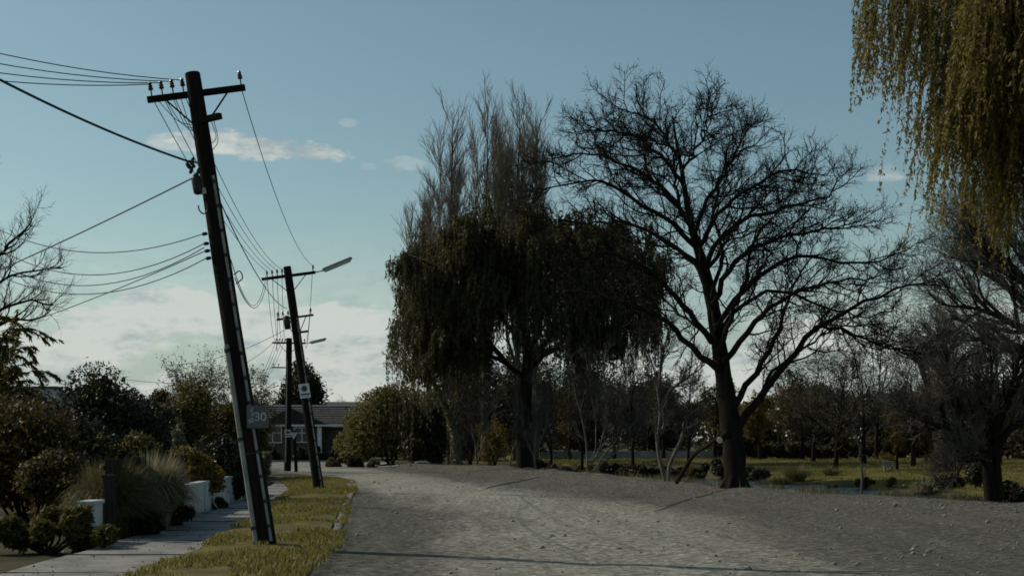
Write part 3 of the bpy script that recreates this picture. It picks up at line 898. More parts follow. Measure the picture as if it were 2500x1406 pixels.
# ------------------------------------------------------------------ shrubs
def shrub(name, label, cat, base, w, hgt, dep, seed, leaf, n=7000, ls=.13, lw=.55, lumps=14, droop=0., group=None, stem='bark_dark', lift=0.05, spiky=0., shape=None, fuzz=.10):
    """leafy lumps on a few stems"""
    rg = np.random.default_rng(seed); base = np.asarray(base, float)
    t = thing(name, label, cat, base, group)
    cs, rs = [], []
    for i in range(lumps):
        u = rg.uniform(-1, 1, 3); u[2] = rg.uniform(0, 1)
        while u[0] ** 2 + u[1] ** 2 + (u[2] * .95) ** 2 > 1:
            u = rg.uniform(-1, 1, 3); u[2] = rg.uniform(0, 1)
        r = rg.uniform(.26, .42) * min(w, hgt) * .75
        k = 1 - .5 * r / max(w, hgt)
        cs.append(base + np.array([u[0] * (w / 2 - r * .6), u[1] * (dep / 2 - r * .5), lift * hgt + r * .5 + u[2] * (hgt * (1 - lift) - r * 1.35)])); rs.append(r)
    if shape is not None:
        cs, rs = shape(base, rg)
    cs, rs = np.array(cs), np.array(rs)
    wt = rs ** 2 / np.sum(rs ** 2)
    idx = rg.choice(len(rs), n, p=wt)
    d = nrm(rg.normal(size=(n, 3))); d[:, 2] = np.where(d[:, 2] < -.6, -d[:, 2], d[:, 2])
    rad = rs[idx] * (1 - np.abs(rg.normal(size=n)) * .20 + fuzz * rg.exponential(1, n) * (rg.uniform(size=n) < .35))
    p = cs[idx] + d * rad[:, None]
    p[:, 2] = np.maximum(p[:, 2], base[2] + .03)
    D = d * .6 + rg.normal(size=(n, 3)) * .7; D[:, 2] -= droop
    mb = MB().leaves(p, D, np.cross(D, d + rg.normal(size=(n, 3)) * .6), ls * rg.uniform(.6, 1.3, n), ls * lw * rg.uniform(.7, 1.2, n), tri=base[1] > 44)
    m = n // 4                                                # oversized inner leaves, added to block light through the crown
    idx = rg.choice(len(rs), m, p=wt)
    p = cs[idx] + nrm(rg.normal(size=(m, 3))) * (rs[idx] * rg.uniform(.2, .78, m))[:, None]; p[:, 2] = np.maximum(p[:, 2], base[2] + .05)
    D = rg.normal(size=(m, 3))
    mb.leaves(p, D, rg.normal(size=(m, 3)), ls * 2.4, ls * 1.8, tri=True)
    mb.build('foliage', leaf, t)
    ST = []
    for c in cs[: min(10, len(cs))]:
        ST.append(limb([base + (rg.normal() * .08, rg.normal() * .08, -.08), base * .5 + c * .5 + rg.normal(size=3) * .08, c], .03 + .02 * hgt / 3, .012, 8))
    MB().tubes(*pack(ST), 5).build('stems', stem, t)
    return t


def at(px, py, Y, up=0.):
    p = W(px, py, Y); p[2] = h1(p[0], Y) - .03 + up
    return p


# shrubs and garden trees on the left
shrub('shrub', 'big round dark evergreen bush standing taller than the garden shrubs round it', 'shrub', at(250, 1100, 56), 4.9, 4.9, 3.6, 101, 'leaf_dark', 17000, .16, .5, 26, fuzz=.05)
shrub('shrub', 'olive leafy bush between the round dark bush and the ivy-clad tree', 'shrub', at(445, 1100, 62), 4.2, 4.9, 3.0, 102, 'leaf_olive', 12000, .15, .55, 22)
shrub('shrub', 'dense dark bush in the gap right of the big round evergreen', 'shrub', at(352, 1100, 59), 3.4, 4.3, 3.0, 112, 'leaf_dark', 11000, .15, .5, 20, fuzz=.06)
shrub('shrub', 'bush with yellow-brown leaves just left of the nearest power pole', 'shrub', at(556, 1100, 64), 2.6, 4.2, 2.6, 103, 'leaf_brown', 8000, .15, .6, 15)
shrub('hedge', 'low dark hedge below the round evergreen bush with pale tips along its top', 'hedge', at(290, 1100, 46), 4.0, 2.15, 1.8, 104, 'leaf_olive', 8000, .12, .55, 18)
shrub('shrub', 'straggly brown-leaved shrub filling the lower left corner above the footpath', 'shrub', at(60, 1300, 30.5), 3.4, 3.1, 2.6, 105, 'leaf_brown', 11000, .12, .5, 18, .3)
shrub('shrub', 'loose brown shrub right of the corner one, reaching the tussocks', 'shrub', at(150, 1300, 28.6), 2.0, 1.8, 1.8, 110, 'leaf_brown', 7000, .11, .5, 14, .3)
shrub('shrub', 'low leafy plants at the foot of the corner shrub by the driveway', 'shrub', at(120, 1330, 23.6), 2.6, .8, 1.0, 111, 'leaf_olive', 3500, .10, .5, 12, .2)
shrub('shrub', 'dark shrub behind the brown-leaved one at the left edge', 'shrub', at(95, 1200, 41), 4.2, 3.4, 2.6, 106, 'leaf_dark', 9000, .14, .5, 16)
shrub('shrub', 'yellow-leaved climber spilling over the white garden wall', 'shrub', at(462, 1200, 37.2), 1.9, 1.75, 1.5, 107, 'leaf_gold', 4200, .13, .6, 12, .5)
shrub('hedge', 'dark hedge above the right end of the white garden wall', 'hedge', at(556, 1200, 42.5), 1.9, 1.95, 2.4, 108, 'leaf_dark', 7000, .12, .5, 14, .3)
shrub('shrub', 'small dark creeper hanging down the face of the white wall', 'shrub', at(528, 1215, 40.6), .55, 1.1, .35, 109, 'leaf_dark', 1500, .11, .55, 6, .6)


def cone_bush(px, py_top, py_base, Y, seed, label, wd):
    def shape(base, rg):
        top = W(px, py_top, Y); hg = top[2] - base[2]
        z = np.linspace(.05, .97, 12); r = wd * .5 * (1 - z) ** .8 + .04
        return [base + np.array([rg.normal() * .05 + .12 * q, 0, q * hg]) for q in z], r
    shrub('conifer', label, 'shrub', at(px, py_base, Y), wd, 2, wd, seed, 'leaf_silver', 4500, .09, .35, shape=shape, fuzz=.16)


cone_bush(428, 1018, 1200, 40, 121, 'small pointed grey-green conifer rising behind the yellow-leaved climber', .95)
cone_bush(480, 1064, 1200, 39, 122, 'tiny grey conifer tip poking out right of the taller pointed one', .45)

bare_tree('garden_tree', 'half-bare garden tree clad in dark ivy left of the nearest power pole', 'tree', at(480, 1100, 76), 5.8, 3.0, 131, 'bark_dark', 'twig_brown', 'leaf_brown', 3000, .14, nl=14, n2=8, n3=7, n4=3, r=.2, ang=.8, t0=.3)
shrub('ivy_clump', 'dark ivy clump on the trunk of the half-bare garden tree', 'ivy', at(487, 1100, 75.4), 1.6, 4.6, 1.4, 132, 'leaf_dark', 3500, .15, .6, shape=lambda b, g: ([b + np.array([g.normal() * .25, 0, z]) for z in np.linspace(.8, 4.4, 9)], np.linspace(.75, .3, 9)))
bare_tree('garden_tree', 'half-bare garden tree with pale leaves seen behind the nearest power pole', 'tree', at(620, 1100, 80), 5.4, 2.6, 133, 'bark_dark', 'twig_brown', 'leaf_olive', 3500, .14, nl=12, n2=8, n3=7, n4=3, r=.16, ang=.8, t0=.3)
shrub('shrub', 'dull green shrub behind the 30 board', 'shrub', at(632, 1110, 68), 2.2, 3.3, 2.2, 134, 'leaf_olive', 5500, .14, .55, 12)
shrub('shrub', 'small grey twiggy shrub under the 30 board', 'shrub', at(640, 1120, 58), .9, 1.9, .9, 135, 'leaf_silver', 1600, .10, .4, 8)
shrub('shrub', 'tall brown-green shrub left of the ivy-clad garden tree', 'shrub', at(368, 1100, 68), 2.8, 5.0, 2.4, 136, 'leaf_brown', 6000, .15, .55, 13)


def left_bare():
    Y0 = 43.; b = at(-110, 1200, Y0)
    st = [[b, W(-100, 980, Y0), W(-90, 800, Y0), W(-80, 640, Y0 + .5), W(-60, 520, Y0 + .6), W(-30, 380, Y0)],
          [W(-96, 900, Y0), W(-20, 770, Y0 - .6), W(70, 735, Y0 - .8), W(130, 745, Y0 - 1)],
          [W(-92, 820, Y0), W(-10, 700, Y0 + 1), W(60, 665, Y0 + 1.4), W(150, 655, Y0 + 1.6)],
          [W(-85, 720, Y0), W(-20, 630, Y0 - 1), W(40, 585, Y0 - 1.2), W(75, 545, Y0 - 1.3)],
          [W(-90, 860, Y0), W(0, 790, Y0 + 1), W(60, 780, Y0 + 1.5), W(110, 770, Y0 + 1.6)]]
    bare_tree('bare_tree', 'leafless tree reaching in from the left edge below the power cables', 'tree', b, 8, 1.5, 141, 'bark_dark', 'bark_dark', stems=st, nl=9, n2=6, n3=5, n4=0, r=.085, ang=.65, up=.10, t0=.35, l2=.55, l3=.45, thin=.55)


left_bare()


def frond_shrub():
    """arching shoots with long hanging leaves at the left edge"""
    rg = np.random.default_rng(151); Y0 = 36.
    b = at(-30, 1200, Y0)
    t = thing('frond_shrub', 'tall shrub with arching shoots of long narrow leaves at the left edge', 'shrub', b)
    tips = [(105, 812), (85, 860), (130, 915), (90, 900), (60, 800), (40, 870), (20, 830), (70, 960), (100, 985), (30, 930), (10, 780), (50, 1010), (110, 1030), (5, 900)]
    ST = []
    for x, y in tips:
        d = rg.uniform(-1.2, 1.2)
        ST.append(limb([b, W(-25 + rg.uniform(-8, 8), 1050, Y0 + d * .3), W(x * .3 - 10, y + 15, Y0 + d * .7), W(x * .75, y - 12, Y0 + d), W(x, y, Y0 + d)], .03, .007, 16, rg, .015))
    SP, SR = pack(ST)
    for a_, b_ in ST:
        MB().tubes(a_, b_, 5).build('stem', 'bark_dark', t, smooth=True)
    A = spawn(rg, SP, SR, 8, .5, 1., .6, .7, 7, .008, .004, up=-.03, wig=.1, shrink=.1)
    MB().tubes(*A, 3).build('twigs', 'bark_dark', t)
    mb = MB()
    for P, per in ((A[0], 34), (SP[:, 6:], 90)):
        n = len(P); idx = np.repeat(np.arange(n), per); tt = rg.uniform(.1, 1, len(idx)); p, T, _ = sample(P, np.ones(P.shape[:2]), idx, tt)
        D = nrm(T * .8 + rg.normal(size=T.shape) * .4 + (0, 0, -.7)); m = len(idx)
        mb.leaves(p + D * .06, D, np.cross(D, rg.normal(size=D.shape)), .25 * rg.uniform(.6, 1.2, m), .05 * rg.uniform(.7, 1.3, m))
    mb.build('foliage', 'leaf_olive', t)


frond_shrub()


# ------------------------------------------------------------------ tussocks and flax
def tussock(name, label, cat, base, r, hgt, n, seed, mat, group=None, arch=1.0, wd=.018, lean=(0, 0)):
    rg = np.random.default_rng(seed); base = np.asarray(base, float)
    a = rg.uniform(0, 6.283, n); q = np.stack([np.cos(a), np.sin(a), 0 * a], -1); u = rg.uniform(.1, 1, n) ** .6
    ln = hgt * rg.uniform(.75, 1.15, n)
    t = np.linspace(0, 1, 5)
    root = base + q * (r * .45 * rg.uniform(0, 1, n))[:, None]
    P = []
    for s_ in t:
        outw = 1.05 * r * u * (s_ ** 1.5) * arch; z = ln * (s_ - .72 * u * s_ ** 2.6)
        P.append(root + q * outw[:, None] + np.stack([lean[0] * s_ ** 2 + 0 * a, lean[1] * s_ ** 2 + 0 * a, z], -1) + rg.normal(size=(n, 3)) * .012 * s_)
    P = np.stack(P, 1)
    S = nrm(np.cross(q, np.array([0, 0, 1.])) + rg.normal(size=(n, 3)) * .3)
    w = wd * np.array([1, 1, .85, .6, .08])
    V = np.stack([P - S[:, None] * w[None, :, None] * .5, P + S[:, None] * w[None, :, None] * .5], 2)     # n,5,2,3
    b = np.arange(n)[:, None] * 10; i = np.arange(4)[None] * 2
    f = np.stack([b + i, b + i + 1, b + i + 3, b + i + 2], -1)
    o = MB().add(V, f).build(name, mat, loc=base)
    return tag(o, label, cat, group)


def tus(px, py, Y, *a, **k):
    b = at(px, py, Y)
    return tussock('tussock', a[0], 'tussock grass', b, *a[1:], **k)


G1 = 'pale tussock grasses behind the garden wall'
tus(372, 1250, 28.6, 'tall pale tussock in front of the dark fence, right of the other one', .70, 1.9, 3600, 201, 'tussock_pale', group=G1, lean=(.1, 0))
tus(262, 1260, 26.4, 'broad olive-topped tussock leaning over the dark gate post', .8, 1.75, 3600, 202, 'tussock_olive', group=G1, lean=(.12, 0))
tus(215, 1250, 28.5, 'small tussock at the left of the tussock pair', .6, 1.6, 1600, 203, 'tussock_olive', group=G1)


def flax(px, py, Y, label, hgt, n, seed, mat='flax_blade', r=.7):
    return tussock('flax_plant', label, 'flax', at(px, py, Y), r, hgt, n, seed, mat, arch=1., wd=.07)


G2 = 'tussocks along the water on the far bank'
tus(1868, 1190, 86, 'palest tussock at the water beside the black trunk', .95, 1.35, 1080, 211, 'tussock_pale', group=G2)
tus(1905, 1180, 86, 'round tussock second from the black trunk', .95, 1.5, 1020, 212, 'tussock_olive', group=G2)
tus(1945, 1172, 88, 'broad rounded tussock third from the black trunk', 1.1, 1.5, 1020, 213, 'tussock_olive', group=G2)
tus(1915, 1195, 82, 'low grey tussock hugging the water below the rounded ones', .8, .7, 720, 214, 'tussock_pale', group=G2)
tus(1895, 1205, 80, 'small silvery tussock at the foot of the far bank', .7, .5, 540, 215, 'tussock_pale', group=G2)
tus(2030, 1150, 94, 'olive tussock at the top of the bank left of the thin sapling', .9, .9, 600, 216, 'tussock_olive', group=G2)
tus(2245, 1200, 70, 'pale tussock beside the spiky flax on the far bank', .6, .9, 600, 217, 'tussock_pale', group=G2)
flax(2262, 1205, 70, 'spiky pale flax plant at the water on the right', 1.25, 90, 218)
shrub('shrub', 'low dark bush right of the spiky flax', 'shrub', at(2320, 1205, 71), 1.6, 1.0, 1.2, 219, 'leaf_dark', 2500, .11, .5, 9)
shrub('shrub', 'rounded dark bush behind the forked tree on the right', 'shrub', at(2385, 1190, 72), 1.7, 1.7, 1.5, 220, 'leaf_dark', 3000, .11, .5, 9)
shrub('shrub', 'low dark bush at the right edge past the forked tree', 'shrub', at(2475, 1215, 62), 1.8, 1.1, 1.4, 221, 'leaf_dark', 3000, .11, .5, 9)
for i, (px, Y, w, lab) in enumerate([(2110, 78, 1.2, 'low bank bush left of the spiky flax'), (2175, 75, 1.0, 'low bank bush touching the spiky flax from the left'), (2035, 80, 1.2, 'low bank bush under the thin sapling')]):
    shrub('shrub', lab, 'shrub', at(px, 1200, Y), w, .55, .9, 225 + i, 'leaf_olive', 1500, .10, .5, 7)

# bushes on the shaded bank across the water
def bank_at(px, sd):
    ys = np.linspace(50, 140, 900); d = lip_sd(WX(px, ys), ys)
    return at(px, 0, float(ys[np.argmax(d > sd)]))


for i, (px, w, hg, lf, lab) in enumerate([
        (1300, 3.2, 1.5, 'leaf_dark', 'dark bank bush behind the curled-twig sapling'), (1362, 3.0, 1.3, 'leaf_dark', 'dark bank bush left of the vase-shaped sapling'), (1422, 3.2, 1.2, 'leaf_dark', 'dark bank bush behind the left stems of the vase-shaped sapling'),
        (1480, 3.2, 1.25, 'leaf_dark', 'dark bank bush behind the right stems of the vase-shaped sapling'), (1540, 3.4, 1.3, 'leaf_dark', 'dark bank bush between the vase-shaped and the forked sapling'), (1600, 3.2, 1.2, 'leaf_dark', 'dark bank bush behind the forked sapling'),
        (1655, 3.2, 1.3, 'leaf_dark', 'dark bank bush behind the crooked sapling'), (1700, 2.6, 1.2, 'leaf_olive', 'bank bush with yellowish leaves just left of the black trunk'), (1760, 3.0, 1.2, 'leaf_dark', 'dark bank bush behind the black trunk'),
        (1835, 2.8, 1.2, 'leaf_dark', 'dark bank bush just right of the black trunk')]):
    shrub('undergrowth', lab, 'shrub', bank_at(px, 17.6), w, hg, 1.8, 231 + i, lf, 3200, .15, .55, 12)

# ------------------------------------------------------------------ corner island of shrubs, far left of the bridge of trees
shrub('shrub', 'great sunlit leafy shrub mass at the street corner left of the leaning ivy trunk', 'shrub', at(955, 1140, 97), 6.0, 5.6, 4.0, 241, 'leaf_corner', 19000, .20, .55, 30, fuzz=.06)
shrub('shrub', 'rounded golden-green shrub at the left flank of the corner shrub mass', 'shrub', at(862, 1140, 99), 2.6, 3.8, 3.0, 242, 'leaf_corner', 6000, .18, .55, 14)
shrub('conifer', 'black rounded yew between the corner shrubs and the leaning ivy trunk', 'shrub', at(1062, 1140, 96), 2.0, 4.2, 2.2, 243, 'leaf_dark', 6000, .14, .4, shape=lambda b, g: ([b + np.array([g.normal() * .06, g.normal() * .1, z]) for z in np.linspace(.4, 3.7, 10)], np.array([.8, .95, 1., 1., 1., .95, .9, .8, .65, .45])))
shrub('shrub', 'low clipped dark bush in front of the corner shrub mass', 'shrub', at(1012, 1143, 93.5), 1.9, 1.7, 1.6, 244, 'leaf_dark', 3500, .12, .5, 10)
shrub('hedge', 'low pale-tipped hedge on the corner beside the far road', 'hedge', at(822, 1143, 95), 1.7, .75, 1.4, 245, 'tussock_olive', 2200, .13, .4, 10)
shrub('hedge', 'low dark clipped hedge between the pale-tipped one and the corner shrubs', 'hedge', at(868, 1146, 93.8), 1.3, .8, 1.2, 246, 'leaf_dark', 2200, .12, .5, 8)
shrub('shrub', 'small pale shrub at the foot of the corner shrub mass', 'shrub', at(912, 1145, 93.5), 1.1, .6, 1.0, 247, 'leaf_silver', 1500, .11, .5, 7)


def ivy_trunk():
    rg = np.random.default_rng(251); Y0 = 93.
    b = at(1113, 1140, Y0)
    t = thing('ivy_tree', 'leaning tree with sunlit ivy up its pale trunk at the street corner', 'tree', b)
    pts = [b, W(1115, 1090, Y0), W(1105, 1040, Y0), W(1088, 990, Y0), W(1066, 945, Y0), W(1040, 915, Y0), W(1010, 890, Y0)]
    ST = [limb(pts, .32, .06, 16, rg, .02), limb([W(1060, 940, Y0), W(1050, 880, Y0 + .5), W(1035, 830, Y0 + .6), W(1010, 790, Y0)], .12, .02, 16), limb([W(1085, 985, Y0), W(1080, 900, Y0 - 1), W(1090, 830, Y0 - 1.2), W(1080, 770, Y0 - 1)], .12, .02, 16),
          limb([W(1036, 912, Y0), W(1000, 915, Y0 - .3), W(975, 895, Y0 - .4), W(962, 880, Y0 - .5)], .07, .015, 16)]
    SP, SR = pack(ST)
    stem_parts(ST, 9, 'bark_pale', t)
    A = spawn(rg, SP, SR, 10, .45, 1., 1.7, .7, 7, .03, .01, up=.05, wig=.15)
    B = spawn(rg, *A, 8, .2, 1., .6, .7, 5, .012, .007, up=.03, wig=.2)
    MB().tubes(*A, 5).tubes(*B, 3).build('branchlets', 'bark_pale', t)
    n = 2600; u = rg.uniform(0, .72, n); p, T, r = sample(SP[:1], SR[:1], np.zeros(n, int), u)
    q = nrm(np.cross(T, rg.normal(size=(n, 3)))); p = p + q * (r * rg.uniform(.95, 1.5, n))[:, None]
    mb = MB().leaves(p, rg.normal(size=(n, 3)) + (0, 0, -.6), np.cross(q, rg.normal(size=(n, 3))), .13, .10)
    mb.build('ivy', 'leaf_ivy', t)
    n = 3000; i = rg.integers(0, len(B[0]), n); p = B[0][i, rg.integers(2, 5, n)] + rg.normal(size=(n, 3)) * .05
    MB().leaves(p, rg.normal(size=(n, 3)) + (0, 0, -.7), rg.normal(size=(n, 3)), .16, .06).build('leaves', 'leaf_willow', t)


ivy_trunk()

# ------------------------------------------------------------------ saplings along the near bank
def stems_px(base, Y, lines):
    out = []
    for i, (px, d) in enumerate(lines):
        n = len(px); out.append([W(x, y, Y + d * j / (n - 1)) for j, (x, y) in enumerate(px)])
    out[0][0] = np.array([out[0][0][0], Y, base[2] - .1])
    return out


def sap(px, py, Y, label, seed, lines, **k):
    b = at(px, py, Y)
    kw = dict(nl=9, n2=6, n3=6, n4=3, r=.065, ang=.45, up=.10, t0=.25, l1=1.5)
    kw.update(k)
    return bare_tree('sapling', label, 'sapling', b, 5, 2, seed, kw.pop('bark', 'bark_pale'), kw.pop('twig', 'twig_dull'), stems=stems_px(b, Y, lines), group='bare saplings along the river bank', **kw)


sap(1165, 1142, 90, 'thin grey sapling nearest the leaning ivy trunk', 301, [([(1165, 1142), (1160, 1080), (1150, 1020), (1140, 960)], 0.), ([(1165, 1130), (1185, 1070), (1205, 1010), (1215, 950)], 1.), ([(1163, 1110), (1175, 1030), (1170, 950)], -1.)])
sap(1310, 1147, 84, 'slender pale sapling with curled twigs in front of the weeping evergreen trunk', 302, [([(1308, 1147), (1304, 1120), (1285, 1070), (1275, 1010)], 0.), ([(1306, 1130), (1308, 1070), (1310, 1000), (1300, 930)], .6), ([(1305, 1110), (1330, 1050), (1340, 980)], -.8)])
sap(1243, 1142, 88, 'yellowish leaning sapling left of the curled-twig one', 303, [([(1243, 1142), (1252, 1100), (1268, 1060), (1280, 1020), (1285, 960)], 0.), ([(1258, 1085), (1280, 1080), (1285, 1040), (1280, 1000)], .4)], n2=5, n3=5)
sap(1440, 1155, 78, 'vase-shaped multi-stemmed sapling in the middle of the bank', 304,
    [([(1436, 1155), (1432, 1090), (1418, 1010), (1398, 930), (1385, 860)], 0.), ([(1438, 1130), (1455, 1090), (1452, 1020), (1440, 940), (1430, 860)], .8), ([(1440, 1140), (1470, 1080), (1480, 1000), (1475, 920), (1480, 850)], -.6),
     ([(1445, 1150), (1500, 1080), (1550, 1030), (1590, 980)], 1.), ([(1450, 1150), (1520, 1090), (1580, 1050)], -1.), ([(1440, 1130), (1500, 1040), (1520, 960), (1530, 890)], .3)], nl=9, n2=8, n3=6, n4=2, r=.065)
sap(1620, 1178, 62, 'pale forked sapling nearest the black trunk', 305,
    [([(1625, 1180), (1612, 1130), (1606, 1080), (1612, 1010), (1605, 950), (1590, 880), (1560, 820)], 0.), ([(1614, 990), (1640, 950), (1680, 920), (1720, 890)], -.5), ([(1610, 980), (1612, 920), (1620, 860), (1640, 800)], .5), ([(1612, 1060), (1625, 1020), (1622, 980)], .2)], nl=8, n2=7, n3=6, r=.11)
sap(1640, 1178, 61.5, 'short crooked sapling leaning right beside the forked one', 306, [([(1632, 1180), (1640, 1120), (1665, 1070), (1670, 1030), (1700, 1000), (1735, 985)], 0.), ([(1668, 1050), (1690, 1040), (1715, 1025)], -.4)], n2=5, n3=4, r=.10, nl=6, l1=.8)
sap(2100, 1212, 47, 'single thin sapling stem standing on the gravel edge right of the black trunk', 307, [([(2104, 1212), (2103, 1150), (2096, 1090), (2082, 1035)], 0.)], nl=4, n2=3, n3=3, n4=0, r=.045, l1=.5, bark='bark_grey')

lg = MB().tubes(*[q[None] for q in limb([at(1652, 1178, 58, .05), W(1690, 1115, 56.6), W(1725, 1088, 55.2), W(1757, 1066, 54.0)], .085, .06, 10)], 8).build('fallen_branch', 'bark_dark', loc=at(1652, 1178, 58))
tag(lg, 'broken branch propped against the left side of the black trunk', 'branch')

# ------------------------------------------------------------------ trees on the right
def right_tree():
    Y0 = 43.5; b = at(2425, 1225, Y0)
    L = [([(2428, 1230), (2415, 1170), (2405, 1120), (2385, 1080), (2350, 1040), (2325, 980), (2312, 900), (2300, 840)], 0.), ([(2440, 1215), (2432, 1120), (2425, 1050), (2415, 980), (2420, 900), (2410, 820)], .6),
         ([(2428, 1110), (2455, 1060), (2500, 1020), (2560, 970)], -.6), ([(2420, 1120), (2405, 1060), (2360, 1010), (2330, 960), (2290, 900)], 1.2), ([(2380, 1075), (2320, 1045), (2270, 1030), (2220, 1000)], -1.),
         ([(2425, 1070), (2460, 980), (2480, 900), (2500, 830)], -1.), ([(2400, 1110), (2360, 1125), (2330, 1120)], -.8)]
    bare_tree('bare_tree', 'dense twiggy tree with a forked leaning trunk at the right edge', 'tree', b, 5, 2, 321, 'bark_dark', 'twig_brown', 'leaf_dry', 1200, .08, stems=stems_px(b, Y0, L), nl=12, n2=10, n3=7, n4=2, r=.22, ang=.6, up=.08, t0=.3, l1=1.7)


right_tree()


def fan_tree():
    Y0 = 66.; b = at(2640, 1150, Y0)
    L = [([(2640, 1150), (2620, 950), (2590, 820), (2540, 700), (2480, 620), (2420, 560)], 0.), ([(2600, 860), (2520, 760), (2440, 690), (2370, 650)], 2.), ([(2600, 860), (2500, 800), (2400, 760), (2300, 740)], -2.),
         ([(2590, 820), (2560, 700), (2520, 600), (2480, 520)], 3.), ([(2610, 900), (2500, 850), (2400, 830), (2290, 800)], 1.), ([(2580, 800), (2500, 690), (2420, 620), (2350, 560)], -3.), ([(2560, 750), (2460, 640), (2380, 560), (2330, 540)], 4.)]
    bare_tree('bare_tree', 'leafless tree fanning its branches in from behind the golden willow', 'tree', b, 12, 4, 331, 'bark_dark', 'twig_brown', stems=stems_px(b, Y0, L), nl=15, n2=10, n3=7, n4=2, r=.35, ang=.5, up=.05, t0=.3, l1=4.0)


fan_tree()

BG = 'trees along the far side of the park'


def bgtree(px, py, Y, hg, sp, seed, label, leaf=None, nleaf=0, bark='bark_dark', twig='twig_brown', ls=.18, **k):
    kw = dict(nl=12, n2=8, n3=6, n4=2, r=.22, ang=.75, up=.07, t0=.22)
    kw.update(k)
    return bare_tree('park_tree', label, 'tree', at(px, py, Y), hg, sp, seed, bark, twig, leaf, nleaf, ls, group=BG, thin=1.25, **kw)


bgtree(2040, 1140, 100, 8.2, 4.4, 341, 'wide bare tree with low branches across the water, right of the black trunk', 'leaf_dry', 1500, ang=1.0, nl=16, n2=9)
bgtree(2190, 1140, 98, 4.0, 1.6, 342, 'small golden-leaved tree on the grass across the water', 'leaf_gold', 2600, ls=.16, n3=5, n4=2, r=.12)
bgtree(2262, 1135, 108, 4.2, 1.7, 343, 'small golden tree just left of the broad stump', 'leaf_brown', 2400, ls=.17, n3=5, n4=2, r=.12)
bgtree(1855, 1130, 128, 5.5, 2.6, 344, 'golden tree across the water directly right of the black trunk', 'leaf_gold', 4200, ls=.24, n3=6, n4=2)
bgtree(1745, 1125, 134, 7.0, 3.0, 345, 'ochre-leaved tree showing left of the black trunk', 'leaf_brown', 5000, ls=.25, n3=6, n4=2)
bgtree(1900, 1125, 145, 11.0, 4.2, 346, 'bare grey tree far behind the fork of the black trunk', n4=3, twig='twig_grey')
bgtree(1960, 1125, 128, 7.8, 3.3, 347, 'dark russet tree behind the tussocks', 'leaf_brown', 4500, ls=.24)
bgtree(2140, 1125, 132, 13.0, 5.2, 348, 'tall bare tree behind the small golden trees', 'leaf_dry', 1500, twig='twig_grey')
bgtree(2310, 1125, 118, 12.5, 5.2, 349, 'bare tree rising behind the broad stump', 'leaf_dry', 1200)
bgtree(2440, 1125, 110, 12.0, 5.0, 350, 'bare tree far back at the right edge', 'leaf_brown', 2500, ls=.2)
bgtree(2230, 1130, 104, 8.5, 3.6, 356, 'grey bare tree in the middle of the far lawn left of the thick trunk', n2=9)
bgtree(2110, 1130, 112, 9.0, 3.8, 357, 'grey bare tree on the far lawn right of the wide low-branched one', 'leaf_dry', 1200, n2=9)
bgtree(1985, 1130, 118, 8.5, 3.6, 358, 'grey bare tree on the far lawn left of the wide low-branched one', 'leaf_brown', 1200, n2=9)
bgtree(2370, 1130, 100, 9.0, 3.8, 359, 'grey bare tree on the far lawn right of the thick trunk', n2=9)
bgtree(1620, 1125, 138, 8.0, 3.4, 351, 'bare tree far behind the forked sapling', 'leaf_brown', 2000, ls=.2, twig='twig_grey')
bgtree(1500, 1125, 132, 8.0, 3.4, 352, 'bare grey tree far behind the vase-shaped sapling', twig='twig_grey')
bgtree(1390, 1125, 128, 6.0, 2.6, 353, 'dull golden tree far behind the weeping evergreen', 'leaf_gold', 2500, ls=.22, n4=2)
bgtree(1210, 1130, 108, 4.5, 2.0, 354, 'ochre bushy tree low behind the weeping evergreen trunk', 'leaf_gold', 3000, ls=.2, n4=2)
bgtree(868, 1100, 190, 8.2, 3.2, 355, 'far bare tree above the roof of the corner house', twig='twig_grey', n4=2)


for px, sd, hg, sp, seed, lab in ((1150, -2.5, 8.0, 3.0, 381, 'tall grey twiggy tree between the leaning ivy trunk and the evergreen trunk'), (1345, 17.8, 9.0, 3.4, 382, 'dense grey twiggy tree right of the evergreen trunk'),
                                   (1420, 18.5, 9.5, 3.4, 383, 'dense grey twiggy tree behind the left stems of the vase-shaped sapling'), (1545, 18.5, 9.0, 3.4, 384, 'dense grey twiggy tree left of the forked sapling'), (1680, 19, 7.0, 2.8, 385, 'grey twiggy tree just left of the black trunk')):
    p = bank_at(px, sd) if sd > 0 else at(px, 0, 99.)
    bare_tree('bank_tree', lab, 'tree', p, hg, sp, seed, 'bark_dark', 'twig_dull', 'leaf_brown', 400, .18, group='grey twiggy trees on the far bank', nl=16, n2=8, n3=6, n4=2, r=.14, ang=.5, up=.09, t0=.12, thin=1.5, l2=.55)


def stump_tree():
    b = at(2306, 1145, 93.)
    Y0 = 93.
    L = [([(2306, 1150), (2304, 1100), (2302, 1060), (2290, 1000), (2260, 930), (2230, 860)], 0.), ([(2304, 1080), (2330, 1020), (2370, 960), (2400, 880)], 1.), ([(2303, 1070), (2300, 980), (2310, 880), (2300, 800)], -1.5)]
    bare_tree('park_tree', 'tree with the thickest trunk on the grass across the water', 'tree', b, 8, 3, 361, 'bark_dark', 'twig_brown', 'leaf_dry', 1500, .16, stems=stems_px(b, Y0, L), nl=12, n2=8, n3=7, n4=3, r=.95, ang=.7, up=.06, t0=.45, l1=3.0, thin=1.2, group=BG)


stump_tree()

